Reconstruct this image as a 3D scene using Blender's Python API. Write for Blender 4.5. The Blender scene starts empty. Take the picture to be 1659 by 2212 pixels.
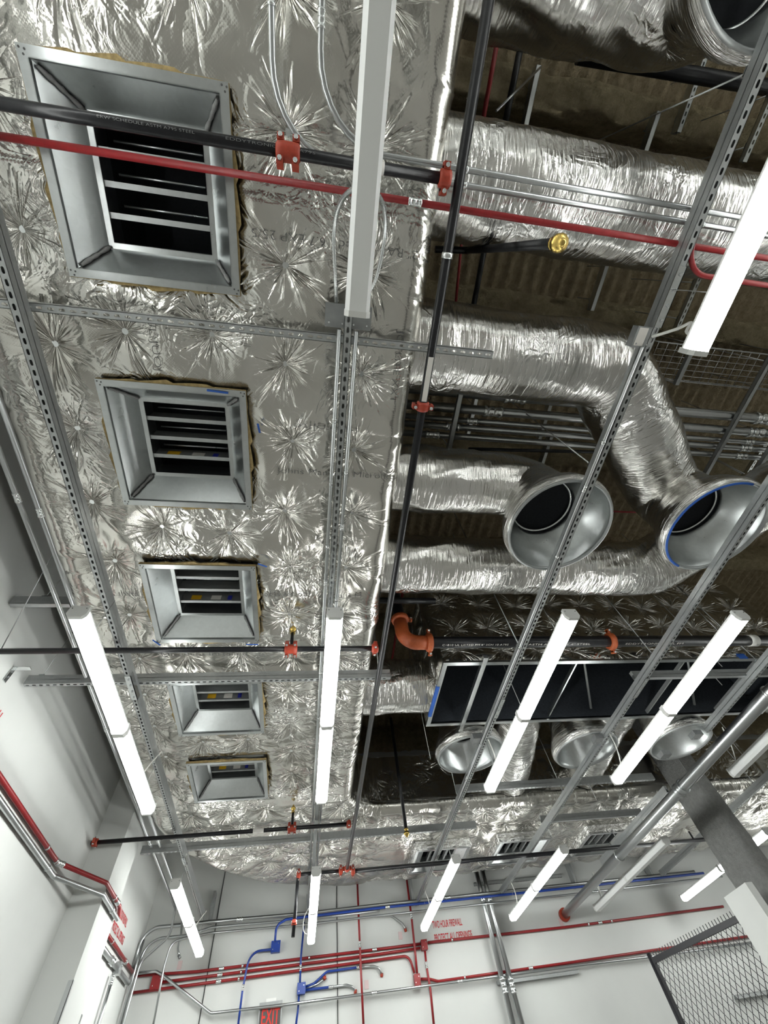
import bpy, math, random
import numpy as np
from mathutils import Vector, Matrix

random.seed(7)
RNG = np.random.default_rng(11)
sc = bpy.context.scene
COL = sc.collection
PI = math.pi

# ------------------------------------------------------------------ camera
EYE = 1.6
FPX = 890.86
W_, H_ = 1659.0, 2212.0
ax, bx_, cx_ = -0.29061447, 2.58612864, -0.20654004
RM = (Matrix.Rotation(ax, 3, 'Z') @ Matrix.Rotation(bx_, 3, 'X') @ Matrix.Rotation(cx_, 3, 'Z'))
cam_d = bpy.data.cameras.new('camera')
cam_d.sensor_fit = 'VERTICAL'
cam_d.sensor_height = 36.0
cam_d.lens = FPX * 36.0 / H_
cam_d.clip_start = 0.05
cam = bpy.data.objects.new('camera', cam_d)
COL.objects.link(cam)
cam.matrix_world = Matrix.Translation((0, 0, EYE)) @ RM.to_4x4()
sc.camera = cam


def ray(px, py):
    return RM @ Vector((px - W_ / 2, -(py - H_ / 2), -FPX))


def P(x, y, h):                      # h is the height above eye level
    return Vector((x, y, h + EYE))


def at_h(px, py, h):                 # surveyed point on a level plane
    r = ray(px, py)
    r = r * (h / r.z)
    return P(r.x, r.y, h)


def at_y(px, py, y):                 # surveyed point on a plane facing the far wall
    r = ray(px, py)
    r = r * (y / r.y)
    return P(r.x, y, r.z)


def at_x(px, py, x):
    r = ray(px, py)
    r = r * (x / r.x)
    return P(x, r.y, r.z)


# ------------------------------------------------------------------ materials
def newmat(name):
    m = bpy.data.materials.new(name)
    m.use_nodes = True
    nt = m.node_tree
    for n in list(nt.nodes):
        nt.nodes.remove(n)
    out = nt.nodes.new('ShaderNodeOutputMaterial')
    b = nt.nodes.new('ShaderNodeBsdfPrincipled')
    nt.links.new(b.outputs[0], out.inputs[0])
    return m, nt, b


def node(nt, typ, **kw):
    n = nt.nodes.new(typ)
    for k, v in kw.items():
        if k in n.inputs:
            n.inputs[k].default_value = v
        else:
            setattr(n, k, v)
    return n


def math_(nt, op, a, b=None, c=None, clamp=False):
    n = nt.nodes.new('ShaderNodeMath')
    n.operation = op
    n.use_clamp = clamp
    for i, v in enumerate((a, b, c)):
        if v is None:
            continue
        if isinstance(v, (int, float)):
            n.inputs[i].default_value = v
        else:
            nt.links.new(v, n.inputs[i])
    return n.outputs[0]


def bump(nt, h, dist, strength=1.0, normal=None):
    b = nt.nodes.new('ShaderNodeBump')
    b.inputs['Strength'].default_value = strength
    b.inputs['Distance'].default_value = dist
    nt.links.new(h, b.inputs['Height'])
    if normal is not None:
        nt.links.new(normal, b.inputs['Normal'])
    return b.outputs[0]


def ramp(nt, fac, stops):
    r = nt.nodes.new('ShaderNodeValToRGB')
    e = r.color_ramp.elements
    while len(e) > 1:
        e.remove(e[-1])
    e[0].position, e[0].color = stops[0][0], (*stops[0][1], 1)
    for p, c in stops[1:]:
        x = e.new(p)
        x.color = (*c, 1)
    nt.links.new(fac, r.inputs[0])
    return r.outputs[0]


def simple(name, col, rough=0.5, metal=0.0, noise=0.0, nscale=20.0, bumpd=0.0, spec=None, coat=0.0):
    m, nt, b = newmat(name)
    b.inputs['Base Color'].default_value = (*col, 1)
    b.inputs['Roughness'].default_value = rough
    b.inputs['Metallic'].default_value = metal
    if spec is not None:
        b.inputs['Specular IOR Level'].default_value = spec
    if coat:
        b.inputs['Coat Weight'].default_value = coat
        b.inputs['Coat Roughness'].default_value = 0.15
    if noise or bumpd:
        tc = node(nt, 'ShaderNodeTexCoord')
        n = node(nt, 'ShaderNodeTexNoise', Scale=nscale, Detail=4.0, Roughness=0.6)
        nt.links.new(tc.outputs['Object'], n.inputs['Vector'])
        if noise:
            lo = tuple(max(0, c * (1 - noise)) for c in col)
            hi = tuple(min(1, c * (1 + noise)) for c in col)
            nt.links.new(ramp(nt, n.outputs[0], [(0.3, lo), (0.7, hi)]), b.inputs['Base Color'])
        if bumpd:
            nt.links.new(bump(nt, n.outputs[0], bumpd), b.inputs['Normal'])
    return m


def foil_flat(name):
    m, nt, b = newmat(name)
    b.inputs['Metallic'].default_value = 1.0
    uv = node(nt, 'ShaderNodeUVMap', uv_map='UVMap')
    pin = node(nt, 'ShaderNodeUVMap', uv_map='PIN')
    pid = node(nt, 'ShaderNodeAttribute', attribute_name='pid')
    # pleats radiating from every insulation pin
    sep = node(nt, 'ShaderNodeSeparateXYZ')
    nt.links.new(pin.outputs[0], sep.inputs[0])
    dx, dy = sep.outputs[0], sep.outputs[1]
    r = math_(nt, 'SQRT', math_(nt, 'ADD', math_(nt, 'MULTIPLY', dx, dx), math_(nt, 'MULTIPLY', dy, dy)))
    ri = math_(nt, 'DIVIDE', 1.0, math_(nt, 'MAXIMUM', r, 0.004))
    cmb = node(nt, 'ShaderNodeCombineXYZ')
    nt.links.new(math_(nt, 'MULTIPLY_ADD', math_(nt, 'MULTIPLY', dx, ri), 2.0, math_(nt, 'MULTIPLY', pid.outputs['Fac'], 7.31)), cmb.inputs[0])
    nt.links.new(math_(nt, 'MULTIPLY_ADD', math_(nt, 'MULTIPLY', dy, ri), 2.0, math_(nt, 'MULTIPLY', pid.outputs['Fac'], 3.17)), cmb.inputs[1])
    nt.links.new(math_(nt, 'MULTIPLY', r, 1.6), cmb.inputs[2])
    pn = node(nt, 'ShaderNodeTexNoise', Scale=1.7, Detail=2.0, Roughness=0.5)
    nt.links.new(cmb.outputs[0], pn.inputs['Vector'])
    ridge = math_(nt, 'SUBTRACT', 1.0, math_(nt, 'ABSOLUTE', math_(nt, 'MULTIPLY_ADD', pn.outputs[0], 9.0, -4.5)), clamp=True)
    ridge = math_(nt, 'POWER', ridge, 1.2)
    c2 = node(nt, 'ShaderNodeVectorMath', operation='MULTIPLY')
    nt.links.new(cmb.outputs[0], c2.inputs[0])
    c2.inputs[1].default_value = (1, 1, 0)
    rn = node(nt, 'ShaderNodeTexNoise', Scale=1.1, Detail=1.0)
    nt.links.new(c2.outputs[0], rn.inputs['Vector'])
    reach = math_(nt, 'MULTIPLY_ADD', math_(nt, 'MULTIPLY_ADD', rn.outputs[0], 3.2, -1.15, clamp=True), 0.42, 0.06)
    fall = math_(nt, 'SUBTRACT', 1.0, math_(nt, 'DIVIDE', r, reach), clamp=True)
    fall = math_(nt, 'MULTIPLY', math_(nt, 'POWER', fall, 1.3), math_(nt, 'MULTIPLY', r, 14.0, clamp=True))
    pleat = math_(nt, 'MULTIPLY', ridge, fall)
    # crumpled creases and the faint scrim weave
    vo = node(nt, 'ShaderNodeTexNoise', Scale=5.5, Detail=2.5, Roughness=0.5, Distortion=1.6)
    nt.links.new(uv.outputs[0], vo.inputs['Vector'])
    crease = math_(nt, 'SUBTRACT', 1.0, math_(nt, 'ABSOLUTE', math_(nt, 'MULTIPLY_ADD', vo.outputs[0], 7.0, -3.5)), clamp=True)
    big = node(nt, 'ShaderNodeTexNoise', Scale=1.7, Detail=2.0)
    nt.links.new(uv.outputs[0], big.inputs['Vector'])
    crease = math_(nt, 'MULTIPLY', crease, math_(nt, 'MULTIPLY_ADD', big.outputs[0], 4.0, -1.7, clamp=True))
    fine = node(nt, 'ShaderNodeTexNoise', Scale=30.0, Detail=2.0, Roughness=0.5)
    nt.links.new(uv.outputs[0], fine.inputs['Vector'])
    suv = node(nt, 'ShaderNodeSeparateXYZ')
    nt.links.new(uv.outputs[0], suv.inputs[0])
    w1 = math_(nt, 'SINE', math_(nt, 'MULTIPLY', math_(nt, 'ADD', suv.outputs[0], suv.outputs[1]), 420.0))
    w2 = math_(nt, 'SINE', math_(nt, 'MULTIPLY', math_(nt, 'SUBTRACT', suv.outputs[0], suv.outputs[1]), 420.0))
    weave = math_(nt, 'MAXIMUM', w1, w2)
    n = bump(nt, big.outputs[0], 0.03)
    n = bump(nt, crease, 0.008, normal=n)
    n = bump(nt, pleat, 0.017, normal=n)
    n = bump(nt, fine.outputs[0], 0.0007, normal=n)
    n = bump(nt, weave, 0.00008, normal=n)
    nt.links.new(n, b.inputs['Normal'])
    nt.links.new(ramp(nt, big.outputs[0], [(0.3, (0.56, 0.54, 0.495)), (0.7, (0.70, 0.69, 0.655))]), b.inputs['Base Color'])
    nt.links.new(math_(nt, 'MULTIPLY_ADD', fine.outputs[0], 0.10, 0.17), b.inputs['Roughness'])
    return m


def foil_round(name):
    m, nt, b = newmat(name)
    b.inputs['Metallic'].default_value = 1.0
    uv = node(nt, 'ShaderNodeUVMap', uv_map='UVMap')
    mp = node(nt, 'ShaderNodeMapping')
    mp.inputs['Scale'].default_value = (46, 5.0, 1)
    nt.links.new(uv.outputs[0], mp.inputs[0])
    st = node(nt, 'ShaderNodeTexNoise', Scale=1.0, Detail=2.0, Roughness=0.5, Distortion=0.5)
    nt.links.new(mp.outputs[0], st.inputs['Vector'])
    ridge = math_(nt, 'SUBTRACT', 1.0, math_(nt, 'ABSOLUTE', math_(nt, 'MULTIPLY_ADD', st.outputs[0], 5.0, -2.5)), clamp=True)
    vo = node(nt, 'ShaderNodeTexNoise', Scale=4.5, Detail=2.5, Roughness=0.5, Distortion=1.5)
    nt.links.new(uv.outputs[0], vo.inputs['Vector'])
    crease = math_(nt, 'SUBTRACT', 1.0, math_(nt, 'ABSOLUTE', math_(nt, 'MULTIPLY_ADD', vo.outputs[0], 8.0, -4.0)), clamp=True)
    big = node(nt, 'ShaderNodeTexNoise', Scale=2.2, Detail=2.0)
    nt.links.new(uv.outputs[0], big.inputs['Vector'])
    crease = math_(nt, 'MULTIPLY', crease, math_(nt, 'MULTIPLY_ADD', big.outputs[0], 4.0, -1.9, clamp=True))
    fine = node(nt, 'ShaderNodeTexNoise', Scale=45.0, Detail=3.0)
    nt.links.new(uv.outputs[0], fine.inputs['Vector'])
    n = bump(nt, big.outputs[0], 0.03)
    n = bump(nt, crease, 0.007, normal=n)
    n = bump(nt, st.outputs[0], 0.0085, normal=n)
    n = bump(nt, ridge, 0.0010, normal=n)
    n = bump(nt, fine.outputs[0], 0.0005, normal=n)
    nt.links.new(n, b.inputs['Normal'])
    nt.links.new(ramp(nt, big.outputs[0], [(0.3, (0.60, 0.59, 0.56)), (0.7, (0.74, 0.735, 0.72))]), b.inputs['Base Color'])
    nt.links.new(math_(nt, 'MULTIPLY_ADD', fine.outputs[0], 0.10, 0.18), b.inputs['Roughness'])
    return m


def galv(name, col=(0.54, 0.56, 0.56), rough=0.30):
    m, nt, b = newmat(name)
    b.inputs['Metallic'].default_value = 1.0
    tc = node(nt, 'ShaderNodeTexCoord')
    v = node(nt, 'ShaderNodeTexVoronoi', Scale=45.0)
    nt.links.new(tc.outputs['Object'], v.inputs['Vector'])
    s = node(nt, 'ShaderNodeSeparateColor')
    nt.links.new(v.outputs['Color'], s.inputs[0])
    nt.links.new(ramp(nt, s.outputs[0], [(0.0, tuple(c * 0.97 for c in col)), (1.0, tuple(min(1, c * 1.03) for c in col))]), b.inputs['Base Color'])
    n = node(nt, 'ShaderNodeTexNoise', Scale=9.0, Detail=3.0)
    nt.links.new(tc.outputs['Object'], n.inputs['Vector'])
    nt.links.new(math_(nt, 'MULTIPLY_ADD', n.outputs[0], 0.14, rough - 0.07), b.inputs['Roughness'])
    return m


def emis(name, col, strength):
    m, nt, b = newmat(name)
    b.inputs['Base Color'].default_value = (0.9, 0.9, 0.9, 1)
    b.inputs['Emission Color'].default_value = (*col, 1)
    b.inputs['Emission Strength'].default_value = strength
    return m


def sprayed(name, c0, c1, scale=18.0, bd=0.03):
    m, nt, b = newmat(name)
    tc = node(nt, 'ShaderNodeTexCoord')
    n = node(nt, 'ShaderNodeTexNoise', Scale=scale, Detail=6.0, Roughness=0.7)
    nt.links.new(tc.outputs['Object'], n.inputs['Vector'])
    n2 = node(nt, 'ShaderNodeTexNoise', Scale=scale * 4, Detail=4.0, Roughness=0.7)
    nt.links.new(tc.outputs['Object'], n2.inputs['Vector'])
    nt.links.new(ramp(nt, n.outputs[0], [(0.3, c0), (0.7, c1)]), b.inputs['Base Color'])
    nn = bump(nt, n.outputs[0], bd)
    nn = bump(nt, n2.outputs[0], bd * 0.4, normal=nn)
    nt.links.new(nn, b.inputs['Normal'])
    b.inputs['Roughness'].default_value = 0.95
    b.inputs['Specular IOR Level'].default_value = 0.1
    return m


M = dict(
    foil=foil_flat('crinkled_foil'),
    foilr=foil_round('wrapped_foil'),
    foilcrush=simple('crushed_foil', (0.78, 0.78, 0.76), 0.22, 1.0, 0.05, 9, 0.05),
    galv=galv('galvanised_sheet'),
    galvd=simple('galvanised_strut', (0.44, 0.455, 0.455), 0.42, 0.72, 0.06, 30),
    emt=simple('steel_conduit', (0.50, 0.515, 0.52), 0.30, 1.0),
    zinc=simple('zinc_fitting', (0.72, 0.74, 0.74), 0.27, 1.0),
    dullmetal=simple('dull_box_metal', (0.34, 0.35, 0.35), 0.5, 0.7, 0.1, 15),
    black=simple('black_pipe_paint', (0.010, 0.010, 0.012), 0.30, 0.0, 0.3, 30, 0.0008, spec=0.32),
    blackmat=simple('black_liner_shade', (0.010, 0.012, 0.016), 0.85, 0.0, 0.3, 60),  # liner black, also serves as painted shade inside the ducts
    filt=simple('black_duct_liner', (0.014, 0.018, 0.024), 0.9, 0.0, 0.35, 50, 0.002),
    red=simple('red_conduit_paint', (0.27, 0.012, 0.015), 0.40, 0.0, 0.15, 30),
    redc=simple('orange_red_casting', (0.38, 0.045, 0.020), 0.45, 0.0, 0.12, 60, 0.001),
    orange=simple('orange_casting', (0.42, 0.090, 0.025), 0.5, 0.0, 0.12, 60, 0.001),
    blue=simple('blue_conduit_paint', (0.010, 0.045, 0.28), 0.38, 0.0, 0.1, 30),
    bluetape=simple('blue_tape', (0.02, 0.10, 0.42), 0.7),
    brass=simple('brass', (0.62, 0.44, 0.13), 0.25, 1.0),
    wall=simple('painted_wall', (0.66, 0.67, 0.65), 0.75, 0.0, 0.035, 1.2, 0.0),
    seam=simple('wall_joint', (0.04, 0.04, 0.04), 0.9),
    floor=simple('concrete_floor', (0.26, 0.255, 0.24), 0.55, 0.0, 0.12, 2.0),
    white=simple('white_enamel', (0.80, 0.80, 0.78), 0.4),
    lens_off=simple('unlit_lens', (0.93, 0.935, 0.93), 0.35),
    lens=emis('lit_lens', (0.97, 1.0, 0.97), 15.0),
    deck=sprayed('sprayed_deck', (0.34, 0.27, 0.17), (0.58, 0.48, 0.32), 14.0, 0.03),
    beamcoat=sprayed('sprayed_beam', (0.40, 0.33, 0.20), (0.66, 0.56, 0.36), 12.0, 0.05),
    column=sprayed('sprayed_column', (0.66, 0.66, 0.64), (0.88, 0.88, 0.86), 22.0, 0.035),
    kraft=simple('tan_insulation', (0.42, 0.31, 0.14), 0.9, 0.0, 0.3, 40, 0.004),
    yellow=simple('yellow_sticker', (0.80, 0.46, 0.02), 0.5),
    paper=simple('paper_sticker', (0.75, 0.72, 0.68), 0.6),
    bluest=simple('blue_sticker', (0.03, 0.04, 0.40), 0.5),
    ink=simple('dark_ink', (0.10, 0.10, 0.10), 0.5),
    redink=simple('red_stencil', (0.60, 0.02, 0.03), 0.7),
    cord=simple('white_cord', (0.75, 0.74, 0.70), 0.45),
    wire=simple('thin_wire', (0.42, 0.43, 0.43), 0.35, 0.9),
    fence=simple('black_fence', (0.02, 0.02, 0.024), 0.5),
    letter=simple('exit_letters', (0.72, 0.03, 0.02), 0.4),
    smoke=simple('dark_panel', (0.10, 0.09, 0.09), 0.25),
    darksteel=simple('dark_steel', (0.06, 0.065, 0.075), 0.45, 0.5),
    tagpink=simple('pink_tag', (0.70, 0.55, 0.55), 0.7),
    seal=simple('grey_sealant', (0.30, 0.30, 0.30), 0.6, 0.0, 0.2, 40),
)


# ------------------------------------------------------------------ mesh helpers
class MB:
    def __init__(s):
        s.v, s.f, s.sm = [], [], []

    def add(s, vs, fs, smooth=False):
        b = len(s.v)
        s.v += [tuple(v) for v in vs]
        s.f += [tuple(b + i for i in f) for f in fs]
        s.sm += [smooth] * len(fs)
        return s

    def box(s, lo, hi, mat=None):
        x0, y0, z0 = lo
        x1, y1, z1 = hi
        vs = [Vector(p) for p in ((x0, y0, z0), (x1, y0, z0), (x1, y1, z0), (x0, y1, z0), (x0, y0, z1), (x1, y0, z1), (x1, y1, z1), (x0, y1, z1))]
        if mat is not None:
            vs = [mat @ v for v in vs]
        return s.add(vs, [(0, 3, 2, 1), (4, 5, 6, 7), (0, 1, 5, 4), (1, 2, 6, 5), (2, 3, 7, 6), (3, 0, 4, 7)])

    def prism(s, poly, frame0, frame1, smooth=False):
        """a 2-d outline swept straight from one frame to another (4x4 matrices)"""
        n = len(poly)
        vs = [frame0 @ Vector((a, b, 0)) for a, b in poly] + [frame1 @ Vector((a, b, 0)) for a, b in poly]
        fs = [(i, (i + 1) % n, n + (i + 1) % n, n + i) for i in range(n)]
        s.add(vs, fs, smooth)
        s.add([], [])
        b = len(s.v) - 2 * n
        s.f += [tuple(b + i for i in reversed(range(n))), tuple(b + n + i for i in range(n))]
        s.sm += [False, False]
        return s

    def tube(s, pts, r, seg=12, caps=True, rs=None):
        pts = [Vector(p) for p in pts]
        n = len(pts)
        tang = []
        for i in range(n):
            t = (pts[min(i + 1, n - 1)] - pts[max(i - 1, 0)])
            tang.append(t.normalized())
        up = Vector((0, 0, 1)) if abs(tang[0].z) < 0.9 else Vector((1, 0, 0))
        a = tang[0].cross(up).normalized()
        vs = []
        for i in range(n):
            a = (a - tang[i] * a.dot(tang[i])).normalized()
            b = tang[i].cross(a)
            ri = rs[i] if rs else r
            vs += [pts[i] + (a * math.cos(2 * PI * k / seg) + b * math.sin(2 * PI * k / seg)) * ri for k in range(seg)]
        fs = [(i * seg + k, i * seg + (k + 1) % seg, (i + 1) * seg + (k + 1) % seg, (i + 1) * seg + k) for i in range(n - 1) for k in range(seg)]
        s.add(vs, fs, True)
        if caps:
            b0 = len(s.v) - len(vs)
            s.f += [tuple(b0 + k for k in reversed(range(seg))), tuple(b0 + (n - 1) * seg + k for k in range(seg))]
            s.sm += [False, False]
        return s

    def build(s, name, mat, parent=None, recalc=True):
        me = bpy.data.meshes.new(name)
        me.from_pydata(s.v, [], s.f)
        me.polygons.foreach_set('use_smooth', s.sm)
        if recalc:
            import bmesh
            bm = bmesh.new()
            bm.from_mesh(me)
            bmesh.ops.recalc_face_normals(bm, faces=bm.faces)
            bm.to_mesh(me)
            bm.free()
        me.materials.append(M[mat] if isinstance(mat, str) else mat)
        o = bpy.data.objects.new(name, me)
        COL.objects.link(o)
        if parent is not None:
            o.parent = parent
        return o


def fillet(pts, R, n=8):
    pts = [Vector(p) for p in pts]
    if len(pts) < 3:
        return pts
    out = [pts[0]]
    for i in range(1, len(pts) - 1):
        p, a, b = pts[i], pts[i - 1] - pts[i], pts[i + 1] - pts[i]
        la, lb = a.length, b.length
        a, b = a / la, b / lb
        ang = a.angle(b)
        if ang > PI - 0.02:
            out.append(p)
            continue
        d = min(R / math.tan(ang / 2), la * 0.48, lb * 0.48)
        r = d * math.tan(ang / 2)
        bis = (a + b).normalized()
        c = p + bis * (r / math.sin(ang / 2))
        s0, s1 = p + a * d - c, p + b * d - c
        tot = s0.angle(s1)
        for k in range(n + 1):
            t = k / n
            v = (s0 * math.sin((1 - t) * tot) + s1 * math.sin(t * tot)) / math.sin(tot)
            out.append(c + v)
    out.append(pts[-1])
    return out


def tag(o, label=None, cat=None, group=None, kind=None):
    if label: o['label'] = label
    if cat: o['category'] = cat
    if group: o['group'] = group
    if kind: o['kind'] = kind
    return o


def thing(name, loc, label, cat, group=None, rz=0.0):
    o = bpy.data.objects.new(name, None)
    o.empty_display_size = 0.05
    COL.objects.link(o)
    o.location = loc
    o.rotation_euler = (0, 0, rz)
    return tag(o, label, cat, group)


def copy_tree(o, parent=None):
    c = o.copy()
    COL.objects.link(c)
    if parent is not None:
        c.parent = parent
    for ch in list(o.children):
        copy_tree(ch, c)
    return c


def structure(o):
    o['kind'] = 'structure'
    return o


def vnoise(x, y, seed=0):
    xi, yi = np.floor(x).astype(np.int64), np.floor(y).astype(np.int64)
    xf, yf = x - xi, y - yi
    u, v = xf * xf * (3 - 2 * xf), yf * yf * (3 - 2 * yf)

    def h(a, b):
        n = (a * 374761393 + b * 668265263 + seed * 1442695041) & 0x7fffffff
        n = ((n ^ (n >> 13)) * 1274126177) & 0x7fffffff
        return ((n ^ (n >> 16)) & 0xffff) / 65535.0
    return (h(xi, yi) * (1 - u) + h(xi + 1, yi) * u) * (1 - v) + (h(xi, yi + 1) * (1 - u) + h(xi + 1, yi + 1) * u) * v


def fbm(x, y, oct=4, seed=0):
    a, s, t = 0.5, 0.0, 0.0
    for i in range(oct):
        s = s + a * vnoise(x * 2 ** i, y * 2 ** i, seed + i)
        t += a
        a *= 0.5
    return s / t


def grid_mesh(name, V, ns, npf, keep, mat, uv, pin=None, pid=None, parent=None, wrap=False):
    """V: (ns*npf,3) vertices; quads between neighbours"""
    i, j = np.meshgrid(np.arange(ns - 1), np.arange(npf if wrap else npf - 1), indexing='ij')
    i, j = i.ravel(), j.ravel()
    j2 = (j + 1) % npf
    q = np.stack([i * npf + j, i * npf + j2, (i + 1) * npf + j2, (i + 1) * npf + j], 1)
    if keep is not None:
        q = q[keep]
    me = bpy.data.meshes.new(name)
    me.vertices.add(len(V))
    me.vertices.foreach_set('co', V.astype(np.float32).ravel())
    nf = len(q)
    me.loops.add(nf * 4)
    me.loops.foreach_set('vertex_index', q.astype(np.int32).ravel())
    me.polygons.add(nf)
    me.polygons.foreach_set('loop_start', np.arange(nf, dtype=np.int32) * 4)
    me.polygons.foreach_set('use_smooth', np.ones(nf, dtype=bool))
    me.update(calc_edges=True)
    lv = q.ravel()
    for nm, arr in (('UVMap', uv), ('PIN', pin)):
        if arr is None:
            continue
        l = me.uv_layers.new(name=nm)
        if nm == 'PIN':              # offsets from the pin this face belongs to
            chart, own = arr[:, :2], arr[:, 2:]
            d = chart[lv] - np.repeat(own[q[:, 0]], 4, axis=0)
            d[np.abs(d).max(axis=1) > 1.0] = 0.6
            l.data.foreach_set('uv', d.astype(np.float32).ravel())
        else:
            l.data.foreach_set('uv', arr[lv].astype(np.float32).ravel())
    if pid is not None:
        at = me.attributes.new('pid', 'FLOAT', 'FACE')
        at.data.foreach_set('value', pid[q[:, 0]].astype(np.float32))
    me.materials.append(M[mat])
    me.validate()
    o = bpy.data.objects.new(name, me)
    COL.objects.link(o)
    if parent is not None:
        o.parent = parent
    return o


# ------------------------------------------------------------------ room shell
XL, YF, YN, XR = -2.36, 9.0, -6.5, 12.0
HC = 5.0                                 # deck height above the eye


def slab(name, lo, hi, mat):
    return structure(MB().box(lo, hi).build(name, mat))


slab('floor', (XL - .2, YN - .2, -0.1), (XR + .2, YF + .2, 0.0), 'floor')
slab('wall_left', (XL - .2, YN, 0), (XL, YF + .2, HC + EYE + .1), 'wall')
slab('wall_far', (XL, YF, 0), (XR + .2, YF + .2, HC + EYE + .1), 'wall')
slab('wall_right', (XR, YN, 0), (XR + .2, YF, HC + EYE + .1), 'wall')
slab('wall_near', (XL, YN - .2, 0), (XR, YN, HC + EYE + .1), 'wall')
slab('pillar_left', (XL, 5.87, 0), (-2.05, 6.43, HC + EYE - .1), 'wall')

# corrugated deck under sprayed fireproofing
xs = np.arange(XL, XR + .02, 0.0254)
ys = np.arange(YN, YF + .05, 0.07)
gx, gy = np.meshgrid(xs, ys, indexing='ij')
fl = np.abs(((gx / 0.1524) % 1.0) - 0.5) * 2
zz = HC + EYE + 0.045 * np.clip((fl - 0.3) / 0.3, 0, 1) - 0.05 * fbm(gx * 5, gy * 4, 4, 3) - 0.03 * fbm(gx * 1.2, gy * 1.5, 2, 9)
Vd = np.stack([gx.ravel(), gy.ravel(), zz.ravel()], 1)
structure(grid_mesh('ceiling', Vd, len(xs), len(ys), None, 'deck', np.stack([gx.ravel(), gy.ravel()], 1)))
# roof slab over the deck, so no light leaks in
slab('ceiling_slab', (XL - .2, YN - .2, HC + EYE + .12), (XR + .2, YF + .2, HC + EYE + .3), 'deck')


def sprayed_bar(name, path_axis, a0, a1, c, w, z0, z1, mat, amp, step=0.05, seed=0):
    """a steel member coated with lumpy fireproofing; runs along X, Y or Z"""
    ns = int((a1 - a0) / step) + 1
    t = np.linspace(a0, a1, ns)
    k = 36
    th = np.linspace(0, 2 * PI, k, endpoint=False)
    ca, sa = np.cos(th), np.sin(th)
    e = 0.45
    pu = np.sign(ca) * np.abs(ca) ** e
    pv = np.sign(sa) * np.abs(sa) ** e
    T, U = np.meshgrid(t, pu, indexing='ij')
    _, Vv = np.meshgrid(t, pv, indexing='ij')
    _, TH = np.meshgrid(t, th, indexing='ij')
    n = 1 + amp * (fbm(T * 6, TH * 2.5, 4, seed) - 0.5) * 2
    if path_axis == 'X':
        co = (T, c[0] + U * w[0] / 2 * n, (z0 + z1) / 2 + Vv * (z1 - z0) / 2 * n)
    else:
        co = (c[0] + U * w[0] / 2 * n, c[1] + Vv * w[1] / 2 * n, T)
    V = np.stack([a.ravel() for a in co], 1)
    return grid_mesh(name, V, ns, k, None, mat, np.stack([T.ravel(), TH.ravel() * .1], 1), wrap=True)


for i, by in enumerate((-4.7, -3.05, -1.42, 0.18, 1.82, 3.45, 5.1, 6.7, 8.3)):
    structure(sprayed_bar('beam', 'X', XL + .02, XR - .02, (by,), (0.26,), HC + EYE - 0.40, HC + EYE + 0.02, 'beamcoat', 0.26, 0.05, 20 + i))
structure(sprayed_bar('column', 'Z', 0, HC + EYE, (5.34, 5.78), (0.26, 0.56), 0, 0, 'column', 0.05, 0.04, 41))
wrapm = MB().box((4.84, 5.40, 0), (4.93, 5.84, EYE + 1.34)).build('pillar_wrap', 'wall')
structure(wrapm)
# open joints between the far wall's panels
for k, (a, b_) in enumerate((((488, 1870), (430, 2212)), ((727, 1910), (730, 2212)))):
    p, q = at_y(*a, 8.995), at_y(*b_, 8.995)
    xm = (p.x + q.x) / 2
    structure(MB().box((xm - .006, 8.988, 0), (xm + .006, 9.001, HC + EYE)).build(f'trim_{k + 1}', 'seam'))
# stainless guards on the pillar corners
for k, yy in enumerate((5.87, 6.43)):
    g = MB()
    g.box((-2.052, yy - .03 if k else yy - .003, 0), (-2.047, yy + .003 if k else yy + .03, EYE + 1.30 - .12 * k))
    g.box((-2.09, yy - .003 if k == 0 else yy, 0), (-2.047, yy if k == 0 else yy + .003, EYE + 1.30 - .12 * k))
    tag(g.build('corner_guard', 'emt'), ('shiny metal guard on the near corner of the wall pillar', 'shiny metal guard on the far corner of the wall pillar')[k], 'corner guard', 'pillar corner guards')

# ------------------------------------------------------------------ insulated main duct
HT, HTOP = 2.6, 3.32
UL, UR, EC = -1.87, 0.52, (0.95, 5.75)
BOOT_Y = [-0.20, 1.13, 2.455, 3.79, 5.115]
BOOT_X = -0.885
XBOOT = [(1.99, 7.60), (3.27, 7.55), (4.72, 7.52)]
BH = 0.39


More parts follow.
